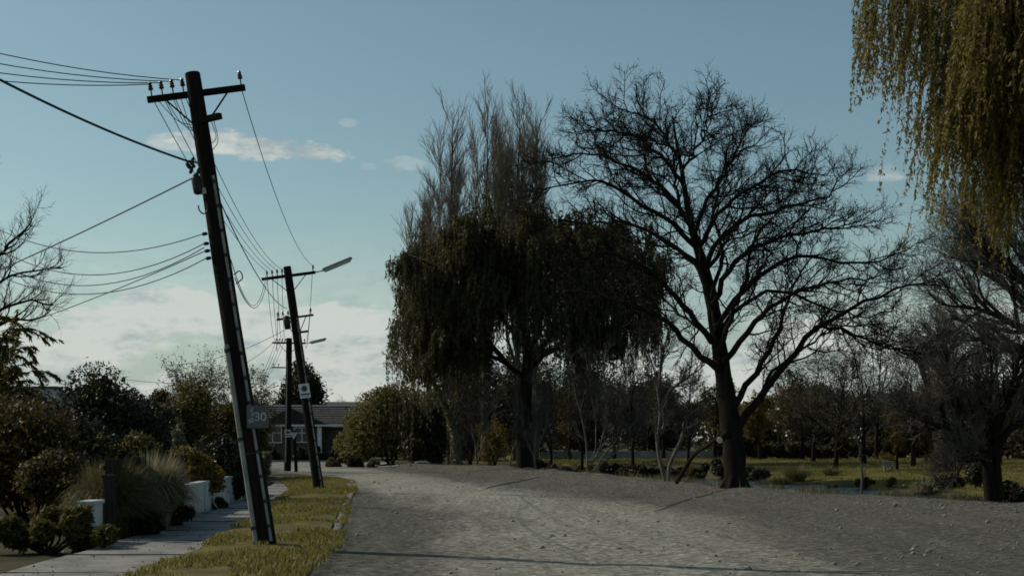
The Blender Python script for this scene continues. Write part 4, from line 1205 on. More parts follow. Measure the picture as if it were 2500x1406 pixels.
# evergreen masses that close the view
for i, (px, Y, w, hg, lf, lab) in enumerate([
        (1440, 150, 9, 10.8, 'leaf_mass', 'dull evergreen hedge mass far behind the vase-shaped sapling'), (1600, 152, 9, 9.2, 'leaf_mass', 'dull evergreen mass far behind the forked sapling'),
        (1830, 155, 8, 4.6, 'leaf_mass', 'dull evergreen mass far behind the black trunk'), (2010, 150, 9, 8.0, 'leaf_mass', 'dull evergreen mass far behind the wide bare tree'),
        (2200, 140, 9, 7.5, 'leaf_mass', 'dull evergreen mass far behind the small golden trees'), (2390, 130, 10, 8.0, 'leaf_mass', 'dull evergreen mass far behind the forked tree'),
        (2560, 112, 8, 7.0, 'leaf_mass', 'dull evergreen mass cut by the right edge'), (1270, 140, 10, 11.2, 'leaf_mass', 'dull evergreen mass behind the weeping evergreen trunk'), (1130, 125, 8, 10.5, 'leaf_mass', 'dull evergreen mass behind the leaning ivy trunk')]):
    shrub('evergreen_shrub', lab, 'shrub', at(px, 1120, Y), w, hg, 4, 371 + i, lf, 8500, .32, .6, 28)

for i, (px, lab) in enumerate([(1810, 'far clipped hedge section directly behind the black trunk'), (1930, 'far clipped hedge section behind the rounded tussocks'), (2050, 'far clipped hedge section behind the wide low-branched tree'),
                               (2170, 'far clipped hedge section behind the small bench'), (2290, 'far clipped hedge section behind the thick trunk'), (2410, 'far clipped hedge section behind the forked leaning trunk'), (2520, 'far clipped hedge section cut by the right edge')]):
    shrub('hedge', lab, 'hedge', at(px, 1120, 137), 5.4, 2.3, 2.0, 421 + i, 'leaf_mass', 3600, .26, .6, 20)


def far_belt():
    rg = np.random.default_rng(399)
    mb = MB(); n = 60000
    x = rg.uniform(-140, 190, n); y = rg.uniform(205, 235, n)
    top = np.where(x < -16, 5.0, 9.5) + 2.2 * wob(x * .12, y * .02) * 3 + 1.8 * wob(x * .5, 0 * x)
    z = np.maximum(top, 2.5) * rg.uniform(0, 1, n) ** .7
    D = rg.normal(size=(n, 3))
    mb.leaves(np.stack([x, y, z], -1), D, rg.normal(size=(n, 3)), rg.uniform(.6, 1.3, n), rg.uniform(.4, .8, n), tri=True)
    tag(mb.build('distant_trees', 'leaf_olive'), 'dim belt of trees closing the horizon', 'trees', kind='stuff')


far_belt()
shrub('dark_conifer', 'round-headed dark evergreen tree behind the second power pole', 'tree', at(742, 1100, 150), 6.2, 10.2, 5, 391, 'leaf_dark', 12000, .32, .5, lumps=26, lift=.22)

# ------------------------------------------------------------------ grass and stones
def grass():
    rg = np.random.default_rng(401)
    ys, Rr, K = VERGE
    n = 34000; y = 14 + (65.5 - 14) * rg.uniform(0, 1, n) ** 1.3; t = rg.uniform(-.03, 1.16, n)
    a, b = np.interp(y, ys, Rr), np.interp(y, ys, K)
    x = a + (b - a) * t; z = .085 + .05 * np.sin(np.pi * np.clip(t, 0, 1))
    keep = wob(x * 2.1, y * 2.1) + .5 * wob(x * 6, y * 6) > -.12
    p = np.stack([x, y, z], -1)[keep]; n = len(p)
    ln = rg.uniform(.05, .13, n)
    D = np.stack([rg.normal(size=n) * .45, rg.normal(size=n) * .45, np.ones(n)], -1)
    o = MB().leaves(p + D * (ln * .3)[:, None], D, rg.normal(size=(n, 3)) * (1, 1, .2), ln, .024, tri=True).build('verge_grass', 'grass_blade')
    tag(o, 'short dry grass covering the verge round the power poles', 'grass', kind='stuff')
    n = 70000; x = rg.uniform(0, 48, n); y = rg.uniform(66, 140, n); s = lip_sd(x, y)
    keep = (s > np.where(x < 14.5, 18.9, 15.4)) & (wob(x, y) > -.22)
    x, y = x[keep], y[keep]; n = len(x); p = np.stack([x, y, height(x, y)], -1)
    ln = rg.uniform(.10, .26, n)
    D = np.stack([rg.normal(size=n) * .5, rg.normal(size=n) * .5, np.ones(n)], -1)
    o = MB().leaves(p + D * (ln * .3)[:, None], D, rg.normal(size=(n, 3)) * (1, 1, .2), ln, .055, tri=True).build('bank_grass', 'grass_blade')
    tag(o, 'rough yellow-green grass on the far river bank', 'grass', kind='stuff')
    # fallen leaves over path, verge and gravel edge
    n = 1300; y = rg.uniform(16, 62, n); x = np.where(rg.uniform(size=n) < .6, np.interp(y, ys, Rr) - 1.2 + rg.normal(size=n) * .7, kerb_x(y) + rg.normal(size=n) * .35)
    p = np.stack([x, y, np.full(n, .115)], -1); p[:, 2] = np.where(x > kerb_x(y), height(x, y) + .025, np.where(x < np.interp(y, ys, Rr), .05, .13))
    D = rg.normal(size=(n, 3)) * (1, 1, .25)
    o = MB().leaves(p, D, np.cross(D, rg.normal(size=(n, 3)) * .3 + (0, 0, 1)), rg.uniform(.03, .065, n), rg.uniform(.02, .04, n), tri=True).build('fallen_leaves', 'leaf_dry')
    tag(o, 'fallen brown leaves along the footpath and kerb', 'leaves', kind='stuff')
    # weeds along the lip of the near bank
    n = 9000; seg = rg.integers(3, 10, n); u = rg.uniform(0, 1, n)[:, None]
    q = LIP[seg] * (1 - u) + LIP[seg + 1] * u + rg.normal(size=(n, 2)) * .5 + (.5, .2)
    keep = wob(q[:, 0] * 1.4, q[:, 1] * 1.4) > .05
    q = q[keep]; n = len(q); p = np.stack([q[:, 0], q[:, 1], height(q[:, 0], q[:, 1])], -1)
    ln = rg.uniform(.08, .38, n); D = np.stack([rg.normal(size=n) * .3, rg.normal(size=n) * .3, np.ones(n)], -1)
    o = MB().leaves(p + D * (ln * .4)[:, None], D, rg.normal(size=(n, 3)) * (1, 1, .2), ln, .02, tri=True).build('edge_weeds', 'tussock_olive')
    tag(o, 'thin dry weeds along the lip of the gravel', 'weeds', kind='stuff')
    # loose stones
    n = 6500; y = 15 + 75 * rg.uniform(0, 1, n) ** 1.5; kx = kerb_x(y)
    x = kx + .2 + rg.uniform(0, 1, n) ** .7 * 22; s = lip_sd(x, y)
    keep = (s < .6) & (wob(x * .8, y * .8) > -.15); x, y = x[keep], y[keep]; n = len(x)
    r = rg.exponential(.011, n) + .007; r = np.minimum(r, .06)
    c = np.stack([x, y, height(x, y) + r * .25], -1)
    o6 = np.array([(1, 0, 0), (0, 1, 0), (-1, 0, 0), (0, -1, 0), (0, 0, .7), (0, 0, -.7)])
    V = c[:, None] + (o6[None] * (1 + .4 * rg.normal(size=(n, 6, 1)))) * r[:, None, None]
    f8 = np.array([(0, 1, 4, 4), (1, 2, 4, 4), (2, 3, 4, 4), (3, 0, 4, 4)])
    f4 = np.array([(0, 1, 4), (1, 2, 4), (2, 3, 4), (3, 0, 4), (1, 0, 5), (2, 1, 5), (3, 2, 5), (0, 3, 5)])
    me = bpy.data.meshes.new('loose_stones')
    tri = (f4[None] + (np.arange(n) * 6)[:, None, None]).reshape(-1, 3)
    me.vertices.add(n * 6); me.vertices.foreach_set('co', V.astype(np.float32).ravel())
    me.loops.add(len(tri) * 3); me.loops.foreach_set('vertex_index', tri.astype(np.int32).ravel())
    me.polygons.add(len(tri)); me.polygons.foreach_set('loop_start', np.arange(0, len(tri) * 3, 3, dtype=np.int32))
    me.update(calc_edges=True); me.materials.append(MAT['stone'])
    o = bpy.data.objects.new('loose_stones', me); COL.objects.link(o)
    tag(o, 'loose stones scattered over the gravel road', 'stones', kind='stuff')


grass()

# thin dark lines and odd pieces on the gravel
def ground_line(name, pts, w, label):  # slim dark line laid just above the gravel surface
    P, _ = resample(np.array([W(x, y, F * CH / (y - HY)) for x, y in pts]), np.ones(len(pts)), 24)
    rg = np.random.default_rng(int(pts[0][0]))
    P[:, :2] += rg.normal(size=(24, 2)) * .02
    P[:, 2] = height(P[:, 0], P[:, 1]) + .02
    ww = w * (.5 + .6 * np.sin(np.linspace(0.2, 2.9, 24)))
    o = MB().tubes(P, ww, 5).build(name, 'joint_line_dark', loc=P[0]); tag(o, label, 'cable')


ground_line('gravel_line', [(1185, 1193), (1240, 1180), (1300, 1168), (1335, 1160)], .014, 'thin dark line across the gravel left of the vase-shaped sapling')
ground_line('gravel_line', [(1600, 1250), (1680, 1220), (1740, 1205), (1775, 1197)], .011, 'thin dark line on the gravel leading to the foot of the black trunk')


def kerb_piece(px0, px1, py, Y, label, hump):
    x0, x1 = WX(px0, Y), WX(px1, Y); xs = np.linspace(x0, x1, 10); z = np.array([h1(x, Y) for x in xs]) + .05 + hump * np.sin(np.linspace(0, math.pi, 10))
    o = MB().tubes(np.stack([xs, np.full(10, Y), z], -1), np.full(10, .055), 6).build('concrete_edging', 'trim_white', loc=(x0, Y, 0)); tag(o, label, 'edging', 'white edging pieces at the corner shrubs')


kerb_piece(922, 974, 1147, 91.5, 'straight white edging strip in front of the corner shrub mass', 0)
kerb_piece(1012, 1048, 1137, 92.8, 'curved white edging strip on the gravel hump by the low clipped bush', .06)

# ------------------------------------------------------------------ garden wall, fence, posts
def garden_wall():
    pts = np.array([(-8.75, 46.5), (-8.5, 45), (-8.1, 39), (-7.68, 33.3)])
    b = np.array([-8.0, 36, 0])
    t = thing('garden_wall', 'low white rendered garden wall with peeling paint beside the footpath', 'wall', b)
    P = []
    for a, c in zip(pts[:-1], pts[1:]):
        P += [a + (c - a) * u for u in np.linspace(0, 1, 14, endpoint=False)]
    P.append(pts[-1]); P = np.array(P); d = nrm(np.gradient(P, axis=0)); nn = np.stack([-d[:, 1], d[:, 0]], -1)

    def strip(h0, h1_, w, mat, name):
        prof = [(-w, h0), (w, h0), (w, h1_), (-w, h1_), (-w, h0)]
        V = np.array([[(p[0] + n_[0] * q[0], p[1] + n_[1] * q[0], q[1]) for q in prof] for p, n_ in zip(P, nn)])
        mb = MB().grid(V)
        for k in (0, -1):
            mb.add(V[k][:4], [(0, 1, 2, 3)])
        return mb.build(name, mat, t)
    strip(-.1, .70, .09, 'white_render', 'wall_body'); strip(.702, .76, .115, 'white_render', 'coping')


garden_wall()
for px_, Y_, w_, h_, sd_, lf_, lb_ in ((205, 23.9, .8, .75, 501, 'leaf_olive', 'small leafy plant growing against the white pier'), (330, 26.6, 1.2, .7, 502, 'leaf_dark', 'low dark plant under the olive-topped tussock'), (425, 29.6, 1.0, .55, 503, 'leaf_dark', 'low dark plant at the near end of the white wall'), (530, 37.5, .9, .35, 504, 'leaf_brown', 'patch of brown weeds at the foot of the white wall')):
    shrub('shrub', lb_, 'shrub', at(px_, 0, Y_), w_, h_, .6, sd_, lf_, 1300, .09, .5, 7, .2)


def wall_pier():
    b = np.array([-7.2, 24.1, 0.])
    t = thing('wall_pier', 'short white rendered pier at the gateway beside the dark gate post', 'wall', b)
    MB().abox(-7.40, -7.18, 24.3, 24.95, -.1, .70).build('pier_body', 'white_render', t, bevel=.01)
    MB().abox(-7.43, -7.15, 24.27, 24.98, .702, .76).build('coping', 'white_render', t, bevel=.01)


wall_pier()


def post(px, Y, wd, top_py, label, name='gate_post', x=None):
    xx = WX(px, Y) if x is None else x; z = W(px, top_py, Y)[2]
    t = thing(name, label, 'post', (xx, Y, 0))
    MB().abox(xx - wd / 2, xx + wd / 2, Y - wd / 2, Y + wd / 2, -.1, z - .06).build('shaft', 'fence_dark', t, bevel=.01)
    MB().abox(xx - wd / 2 - .02, xx + wd / 2 + .02, Y - wd / 2 - .02, Y + wd / 2 + .02, z - .06, z).build('cap', 'fence_dark', t, bevel=.01)


post(268, 25.2, .19, 1158, 'square dark gate post at the near end of the white wall')


def board_fence():
    a, c = np.array([-7.28, 25.5]), np.array([-7.66, 33.2])
    L = np.linalg.norm(c - a); u = (c - a) / L; n = int(L / .14)
    t = thing('board_fence', 'dark upright board fence behind the pale tussocks', 'fence', (a[0], a[1], 0))
    top = 1.46
    for i in range(n):
        p = a + u * (i + .5) * L / n
        h = top + .01 * math.sin(i * 2.3)
        MB().box((p[0], p[1], h / 2), (u[0] * L / n * .46, u[1] * L / n * .46, 0), (-u[1] * .011, u[0] * .011, 0), (0, 0, h / 2)).build('board', 'fence_dark', t)
    for z in (.3, 1.3):
        m = (a + c) / 2
        MB().box((m[0] - u[1] * .04, m[1] + .04, z), (u[0] * L / 2, u[1] * L / 2, 0), (-u[1] * .02, u[0] * .02, 0), (0, 0, .045)).build('rail', 'fence_dark', t)


board_fence()

# ------------------------------------------------------------------ houses
def gable_roof(mb, x0, x1, y0, y1, ze, zr, over=.4):
    """ridge along x"""
    ym = (y0 + y1) / 2; k = (zr - ze) / (ym - y0)
    for s in (-1, 1):
        ye = y0 - over if s < 0 else y1 + over; zz = ze - over * k
        for dz in (0, -.12):
            mb.add([(x0 - over, ye, zz + dz), (x1 + over, ye, zz + dz), (x1 + over, ym, zr + dz), (x0 - over, ym, zr + dz)], [(0, 1, 2, 3)])
        mb.add([(x0 - over, ye, zz), (x1 + over, ye, zz), (x1 + over, ye, zz - .12), (x0 - over, ye, zz - .12)], [(0, 1, 2, 3)])
        for x in (x0 - over, x1 + over):
            mb.add([(x, ye, zz), (x, ym, zr), (x, ym, zr - .12), (x, ye, zz - .12)], [(0, 1, 2, 3)])


def window(t, x0, x1, z0, z1, y, cols, rows=(.35,)):
    fr = MB(); b = .075
    fr.abox(x0, x1, y - .06, y + .02, z0 - b, z0); fr.abox(x0, x1, y - .06, y + .02, z1, z1 + b)
    fr.abox(x0 - b, x0, y - .06, y + .02, z0 - b, z1 + b); fr.abox(x1, x1 + b, y - .06, y + .02, z0 - b, z1 + b)
    wdw = fr.build('window', 'trim_white', t)
    xs = np.linspace(x0, x1, cols + 1)
    for x in xs[1:-1]:
        MB().abox(x - .035, x + .035, y - .05, y + .018, z0, z1).build('mullion', 'trim_white', wdw)
    zt = z1 - (z1 - z0) * rows[0]
    for a, c in zip(xs[:-1], xs[1:]):
        MB().abox(a + .035, c - .035, y - .048, y + .017, zt - .03, zt + .03).build('transom', 'trim_white', wdw)
        MB().abox(a + .036, c - .036, y - .02, y - .01, z0, zt - .031).build('pane', 'window_glass', wdw)
        MB().abox(a + .036, c - .036, y - .02, y - .01, zt + .031, z1).build('pane', 'window_glass', wdw)


def corner_house():
    Y = 128.; s = F / Y
    def X(px): return WX(px, Y)
    def Z(py): return CH + (HY - py) / s
    t = thing('corner_house', 'low grey-roofed house with white-framed windows beyond the cross street', 'house', (X(740), Y, 0))
    MB().abox(X(612), X(885), Y, Y + 9, -.1, Z(1037)).build('wall', 'house_wall', t)
    mb = MB(); gable_roof(mb, X(600), X(935), Y, Y + 9, Z(1037), Z(988)); rf = mb.build('roof', 'roof_tile', t)
    # courses of tiles
    for i in range(9):
        f = (i + .5) / 9; y = Y - .4 + (4.9) * f; zr = Z(1037) - .4 * (Z(988) - Z(1037)) / 4.5 + (Z(988) - Z(1037)) * (1 + .4 / 4.5) * f
        MB().abox(X(600) - .38, X(935) + .38, y - .05, y + .05, zr + .002, zr + .05).build('tile_course', 'roof_tile', rf)
    MB().abox(X(600) - .3, X(935) + .3, Y + 4.42, Y + 4.58, Z(988) - .02, Z(988) + .1).build('ridge_cap', 'trim_white', rf)
    # dark front gable
    gx0, gx1, ga = X(640), X(805), X(715); yg = Y - 1.6
    MB().abox(X(652), X(792), yg + .3, Y - .01, -.1, Z(1038)).build('bay_wall', 'house_wall', t)
    mb = MB(); zt, ze = Z(996), Z(1037)
    mb.add([(gx0, yg, ze), (gx1, yg, ze), (ga, yg, zt), (ga, yg, zt), (gx0, Y + 3, ze), (gx1, Y + 3, ze), (ga, Y + 3, zt), (ga, Y + 3, zt)],
           [(0, 1, 2, 2), (0, 4, 6, 2), (1, 2, 6, 5), (0, 1, 5, 4)])
    mb.build('front_gable', 'gable_dark', t)
    MB().abox(gx0 - .1, X(860), yg - .06, yg - .01, ze - .14, ze + .02).build('fascia', 'trim_white', t)
    window(t, X(651), X(692), Z(1079), Z(1044), yg + .3, 2)
    window(t, X(725), X(760), Z(1078), Z(1045), yg + .3, 2)
    MB().abox(X(780), X(790), yg + .2, yg + .28, 0, Z(1042)).build('downpipe', 'trim_white', t)


corner_house()


def back_house():
    Y = 150.; s = F / Y
    def Z(py): return CH + (HY - py) / s
    t = thing('back_house', 'second house with a dark flat-looking roof just above the corner house roof', 'house', (WX(850, Y), Y, 0))
    MB().abox(WX(790, Y), WX(960, Y), Y, Y + 8, -.1, Z(1000)).build('wall', 'house_wall', t)
    mb = MB(); gable_roof(mb, WX(790, Y), WX(960, Y), Y, Y + 8, Z(1000), Z(978)); mb.build('roof', 'roof_tile', t)


back_house()


def left_house():
    Y = 72.; s = F / Y
    def Z(py): return CH + (HY - py) / s
    t = thing('pale_house', 'pale bluish house wall glimpsed at the left edge behind the shrubs', 'house', (WX(60, Y), Y, 0))
    MB().abox(WX(-120, Y), WX(135, Y), Y, Y + 7, -.1, Z(948)).build('wall', 'shed_wall', t)
    MB().abox(WX(-126, Y), WX(141, Y), Y - .25, Y + 7.25, Z(948) + .002, Z(943)).build('roof_edge', 'roof_tile', t)


left_house()
for i, (px, lab) in enumerate([(640, 'dark foundation hedge under the left windows of the corner house'), (760, 'dark foundation hedge under the right windows of the corner house'), (850, 'dark foundation hedge at the right end of the corner house')]):
    shrub('hedge', lab, 'hedge', at(px, 1100, 121), 4.2, 1.35, 1.4, 411 + i, 'leaf_dark', 3500, .18, .5, 14)


def park_wall():
    t = thing('park_wall', 'low grey concrete wall along the grass across the water', 'wall', (WX(1400, 140), 140, 0))
    n = 12; xs = np.linspace(WX(1318, 140), WX(1780, 140), n + 1)
    for i in range(n):
        MB().abox(xs[i] + .012, xs[i + 1] - .012, 140, 140.18, -.3, .72 + .01 * math.sin(i * 3)).build('panel', 'park_wall', t)


park_wall()


def bench():
    Y = 96.; b = at(2165, 1150, Y)
    t = thing('park_bench', 'small pale bench on the slope across the water', 'bench', b)
    x, y, z = b
    MB().box((x + .1, y, z + .42), (.33, 0, 0), (0, .2, 0), (0, 0, .03)).build('seat', 'concrete', t)
    MB().box((x + .1, y + .24, z + .62), (.33, 0, 0), (0, .03, .01), (0, .09, .17)).build('backrest', 'concrete', t)
    for dx in (-.16, .36):
        MB().abox(x + dx - .04, x + dx + .04, y - .15, y + .15, z - .1, z + .388).build('leg', 'concrete', t)


bench()

# ------------------------------------------------------------------ power poles
INS_OFF = [-.72, -.545, -.37, -.20]
POLES = []


def insulator(parent, p, A, scale=1.0):
    s = scale
    o = MB().lathe(p, A, [(0, .012 * s), (.10 * s, .012 * s), (.101 * s, .035 * s), (.125 * s, .045 * s), (.14 * s, .03 * s), (.165 * s, .04 * s), (.18 * s, .026 * s), (.21 * s, .032 * s), (.235 * s, .016 * s)], 9).build('insulator', 'ceramic_brown', parent, smooth=False)
    return np.asarray(p) + A * .2 * s


def power_pole(label, base, top, r0, r1, armhalf, far_side, brace=True, lower=None, conduits=(), lamp=None, steps=None):
    base, top = np.asarray(base, float), np.asarray(top, float)
    A = nrm(top - base); H = np.linalg.norm(top - base)
    t = thing('power_pole', label, 'power pole', base, 'wooden power poles along the verge')
    ks = np.linspace(-.25, H, 22)
    P = np.array([base + A * k for k in ks]); R = np.interp(ks, [0, H], [r0, r1]) * (1 + .015 * np.sin(ks * 3))
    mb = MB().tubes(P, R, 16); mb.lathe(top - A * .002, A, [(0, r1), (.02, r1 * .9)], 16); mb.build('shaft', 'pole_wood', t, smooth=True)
    D = np.array([1., .10, 0]); D = nrm(D - A * np.dot(D, A)); Nn = np.cross(D, A)      # arm direction; normal towards the camera
    if Nn[1] > 0: Nn = -Nn
    att = []

    def arm(z, half_l, half_r, side, th, offs, name='crossarm', br=True, rr=r1):
        c = base + A * z + Nn * side * (rr + th)
        MB().box(c + D * (half_r - half_l) / 2, D * (half_l + half_r) / 2, Nn * th * .8, A * th).build(name, 'pole_wood', t, bevel=.006)
        pts = [insulator(t, c + D * q + A * th, A) for q in offs]
        if br:
            for sg in (-1, 1):
                p0 = c + D * sg * min(half_l, half_r) * .62 - A * th - Nn * side * .0; p1 = base + A * (z - .52) + D * sg * rr * .9 + Nn * side * rr * .55
                MB().tubes(np.array([p0, p1]), np.array([.016, .016]), 6).build('brace', 'galvanised' if False else 'pole_wood', t)
        return pts, c
    pts, c = arm(H - .28, armhalf, armhalf, far_side, .05, INS_OFF + [armhalf - .06], br=brace)
    att = pts
    if lower:
        for (z, hl, hr, side, offs) in lower:
            q, _ = arm(z, hl, hr, side, .035, offs, name='lower_crossarm', br=True)
            att = att + q
    for (off, side, z0, z1, rr, mat, nclip) in conduits:
        # a straight pipe strapped to the shaft
        def pp(z): return base + A * z + D * off * np.interp(z, [0, H], [r0, r1]) + Nn * math.sqrt(max(0, 1 - off * off)) * (np.interp(z, [0, H], [r0, r1]) + rr * .6)
        zz = np.linspace(z0, z1, 12)
        cd = MB().tubes(np.array([pp(z) for z in zz]), np.full(12, rr), 10).build('conduit', mat, t, smooth=True)
        for z in np.linspace(z0 + .25, z1 - .1, nclip):
            MB().lathe(pp(z) - A * .03, A, [(0, rr * 1.25), (.06, rr * 1.25)], 10).build('saddle', 'black_plastic', cd)
    if lamp:
        a0 = c + D * armhalf; u, L, w = lamp
        u = nrm(u)
        MB().tubes(np.array([a0 - D * .15, a0 + D * .12 + A * .01, a0 + D * .22 + u * .1]), np.array([.022, .022, .022]), 8).build('lamp_arm', 'galvanised', t)
        s0 = a0 + D * .2 + u * .05; upv = nrm(np.cross(np.cross(u, np.array([0, 0, 1.])), u)); sd = np.cross(u, upv)
        hd = MB()
        k = [(0, .05, .05), (.05, .075, .085), (L - .06, .075, .085), (L, .05, .06)]
        V = []
        for d, hw, hh in k:
            q = s0 + u * d
            V.append([q - sd * hw, q + sd * hw, q + sd * hw * .8 + upv * hh, q - sd * hw * .8 + upv * hh, q - sd * hw])
        hd.grid(np.array(V)); hd.add(V[0][:4], [(0, 1, 2, 3)]); hd.add(V[-1][:4], [(0, 1, 2, 3)])
        ho = hd.build('lamp_head', 'lamp_metal', t)
        V = []
        for d, hw, hh in [(.04, .05, .03), (.09, .068, .075), (L - .12, .068, .075), (L - .05, .05, .03)]:
            q = s0 + u * d - upv * .003
            V.append([q - sd * hw, q - sd * hw * .6 - upv * hh, q + sd * hw * .6 - upv * hh, q + sd * hw])
        dm = MB().grid(np.array(V)); dm.add(V[0], [(0, 1, 2, 3)]); dm.add(V[-1], [(0, 1, 2, 3)])
        dm.build('lamp_diffuser', 'lamp_diffuser', ho)
    POLES.append(dict(t=t, base=base, top=top, A=A, D=D, N=Nn, H=H, att=att, c=c, r0=r0, r1=r1))
    return POLES[-1]


Y1, Y2, Y3 = 23.2, 49.0, 82.7
b1 = W(649, 1345, Y1); b1[2] = .05
b2 = W(779, 1203, Y2); b2[2] = .05
b3 = W(702, 1150, Y3); b3[2] = .02
p1 = power_pole('nearest leaning power pole, cut close to the frame at left', b1, W(470, 181, Y1), .185, .125, .80, -1,
                conduits=[(-.72, 1, .1, 3.35, .042, 'conduit_grey', 3), (.62, 1, .1, 6.1, .024, 'conduit_grey', 15)])
p2 = power_pole('leaning power pole with a street lamp, second from the camera', b2, W(701, 652, Y2), .185, .135, .93, -1,
                lower=[(6.05, .62, .66, -1, [-.55, -.38, -.2, .58])],
                conduits=[(.6, 1, .1, 6.0, .026, 'conduit_grey', 13)], lamp=(np.array([.92, .12, .40]), 1.12, .15))
p3 = power_pole('upright power pole with a street lamp, third and farthest from the camera', b3, W(706, 826, Y3), .20, .17, .95, 1,
                lower=[(6.0, 1.0, .1, -1, [-.9, -.6])], conduits=[(-.5, 1, .5, 6.5, .03, 'conduit_grey', 4)], lamp=(np.array([.94, .1, .24]), 1.0, .15))


def pole1_fittings():
    P = p1; t, A, D, N = P['t'], P['A'], P['D'], P['N']

    def on(z, d=0., n=1.0): return P['base'] + A * z + D * d + N * n
    H = P['H']
    # stub arm on the front face, pointing right and towards the road
    z = H - .80; u = nrm(D * .8 + N * .55 - A * .06)
    MB().box(on(z, .10, .15) + u * .08, u * .24, np.cross(u, A) * .045, A * .05).build('stub_arm', 'pole_wood', t, bevel=.005)
    # cable bracket, clamps, splice canister, hanging loop on the left
    zb = H - 1.47
    MB().tubes(np.array([on(zb, -.12, .1), on(zb + .02, -.2, .14), on(zb + .04, -.26, .16)]), np.array([.02, .018, .016]), 6).build('cable_bracket', 'galvanised', t)
    for k, (dz, dd, r) in enumerate([(-.02, -.23, .03), (-.09, -.25, .035), (-.17, -.27, .03), (-.08, -.18, .03), (-.2, -.16, .03), (-.28, -.13, .028)]):
        MB().lathe(on(zb + dz, dd, .15), nrm(A + D * .5 * (-1) ** k), [(0, r * .6), (.03, r), (.09, r), (.12, r * .5)], 8).build('clamp', 'black_plastic', t)
    MB().lathe(on(zb - .52, -.19, .14), A, [(0, .03), (.02, .065), (.05, .075), (.25, .078), (.3, .065), (.33, .03)], 14).build('splice_canister', 'black_plastic', t, smooth=True)
    MB().box(on(zb - .47, -.11, .12), D * .05, N * .03, A * .05).build('canister_bracket', 'galvanised', t)
    th = np.linspace(-.2, math.pi * 1.05, 14)
    MB().tubes(np.array([on(zb - .72, -.145, .15) + D * .075 * -math.cos(q) - A * .12 * math.sin(q) for q in th]), np.full(14, .012), 6).build('cable_loop', 'cable', t)
    for k in range(5):
        a = on(H - .33, -.62 + .12 * k, -.16); c = on(H - .85 - .05 * k, -.10, .06)
        m = (a + c) / 2 - A * (.12 + .03 * (k % 3))
        P_, _ = resample([a, m, c], np.ones(3), 10)
        MB().tubes(P_, np.full(10, .0065), 5).build('jumper_wire', 'cable', t)
    for k, (x, dz) in enumerate([(.2, .3), (.24, .42)]):
        a = on(H - .86, x, .2); c = on(H - .86 - dz - .05, .1, .1)
        P_, _ = resample([a, (a + c) / 2 + D * .08 - A * .08, c], np.ones(3), 10)
        MB().tubes(P_, np.full(10, .006), 5).build('jumper_wire', 'cable', t)
    for k, z in enumerate((H - 2.62, H - 2.78, H - 2.90, H - 3.02)):
        MB().lathe(on(z, -.15, .06), -D, [(0, .02), (.03, .03), (.07, .03), (.09, .015)], 8).build('dead_end_clamp', 'black_plastic', t)
    P_, _ = resample([on(H - 3.35, .17, .1), on(H - 3.3, .27, .1), on(H - 3.42, .3, .1), on(H - 3.5, .18, .1)], np.ones(4), 14)
    MB().tubes(P_, np.full(14, .011), 6).build('cable_loop', 'cable', t)
    # clips on the big cable guard
    MB().lathe(on(1.55, 0, 0) - A * .012, A, [(0, .186), (.024, .186)], 18).build('steel_band', 'black_plastic', t)
    # transformer-like can on pole two
    Q = p2
    c = Q['base'] + Q['A'] * 5.65 - Q['D'] * .27 + Q['N'] * .05
    MB().lathe(c, Q['A'], [(0, .05), (.03, .11), (.42, .115), (.47, .06)], 14).build('splice_canister', 'black_plastic', Q['t'], smooth=True)
    MB().box(c + Q['D'] * .12 + Q['A'] * .25, Q['D'] * .06, Q['N'] * .03, Q['A'] * .05).build('canister_bracket', 'galvanised', Q['t'])
    MB().box(Q['base'] + Q['A'] * 5.5 + Q['D'] * .25, Q['D'] * .16, Q['N'] * .04, Q['A'] * .035).build('stub_arm', 'pole_wood', Q['t'])
    Q = p3
    c = Q['base'] + Q['A'] * 6.0 + Q['D'] * .32
    for k in range(3):
        MB().lathe(c + Q['D'] * .09 * k - Q['A'] * .25 * (k % 2), Q['A'], [(0, .03), (.05, .06), (.3, .06), (.34, .03)], 10).build('fuse_holder', 'black_plastic', Q['t'])


pole1_fittings()

# ------------------------------------------------------------------ signs
def board_30():
    P = p1; A, D, N = P['A'], P['D'], P['N']
    c = W(629, 1017, Y1 - .26); ux, uz = np.array([1., 0, 0]), np.array([-.02, 0, 1.]); n = np.array([0, -1., 0])
    b = c - uz * .18
    t = thing('number_board', 'grey square board marked 30 on the nearest power pole', 'sign', b)
    MB().box(c, ux * .175, n * .006, uz * .182).build('plate', 'board_grey', t, bevel=.004)
    f = c + n * .008
    text_mesh('30', .20, f - ux * .055 - uz * .065, ux, uz, 'numeral', 'chalk', t)

    def rot(a): return np.array([math.cos(a), 0, math.sin(a)]), np.array([-math.sin(a), 0, math.cos(a)])
    for s, dx, dz, sz, a in (('3', -.135, .10, .10, -.55), ('0', -.115, .03, .10, -.6), ('30', -.15, -.115, .10, .35)):
        u, v = rot(a); text_mesh(s, sz, f + ux * dx + uz * dz, u, v, 'chalk_scrawl', 'chalk', t, .001)
    MB().tubes(np.array([c + ux * -.1 - n * .008, c + ux * -.1 - n * .06]), np.array([.012, .012]), 8).build('bolt', 'galvanised', t)


board_30()


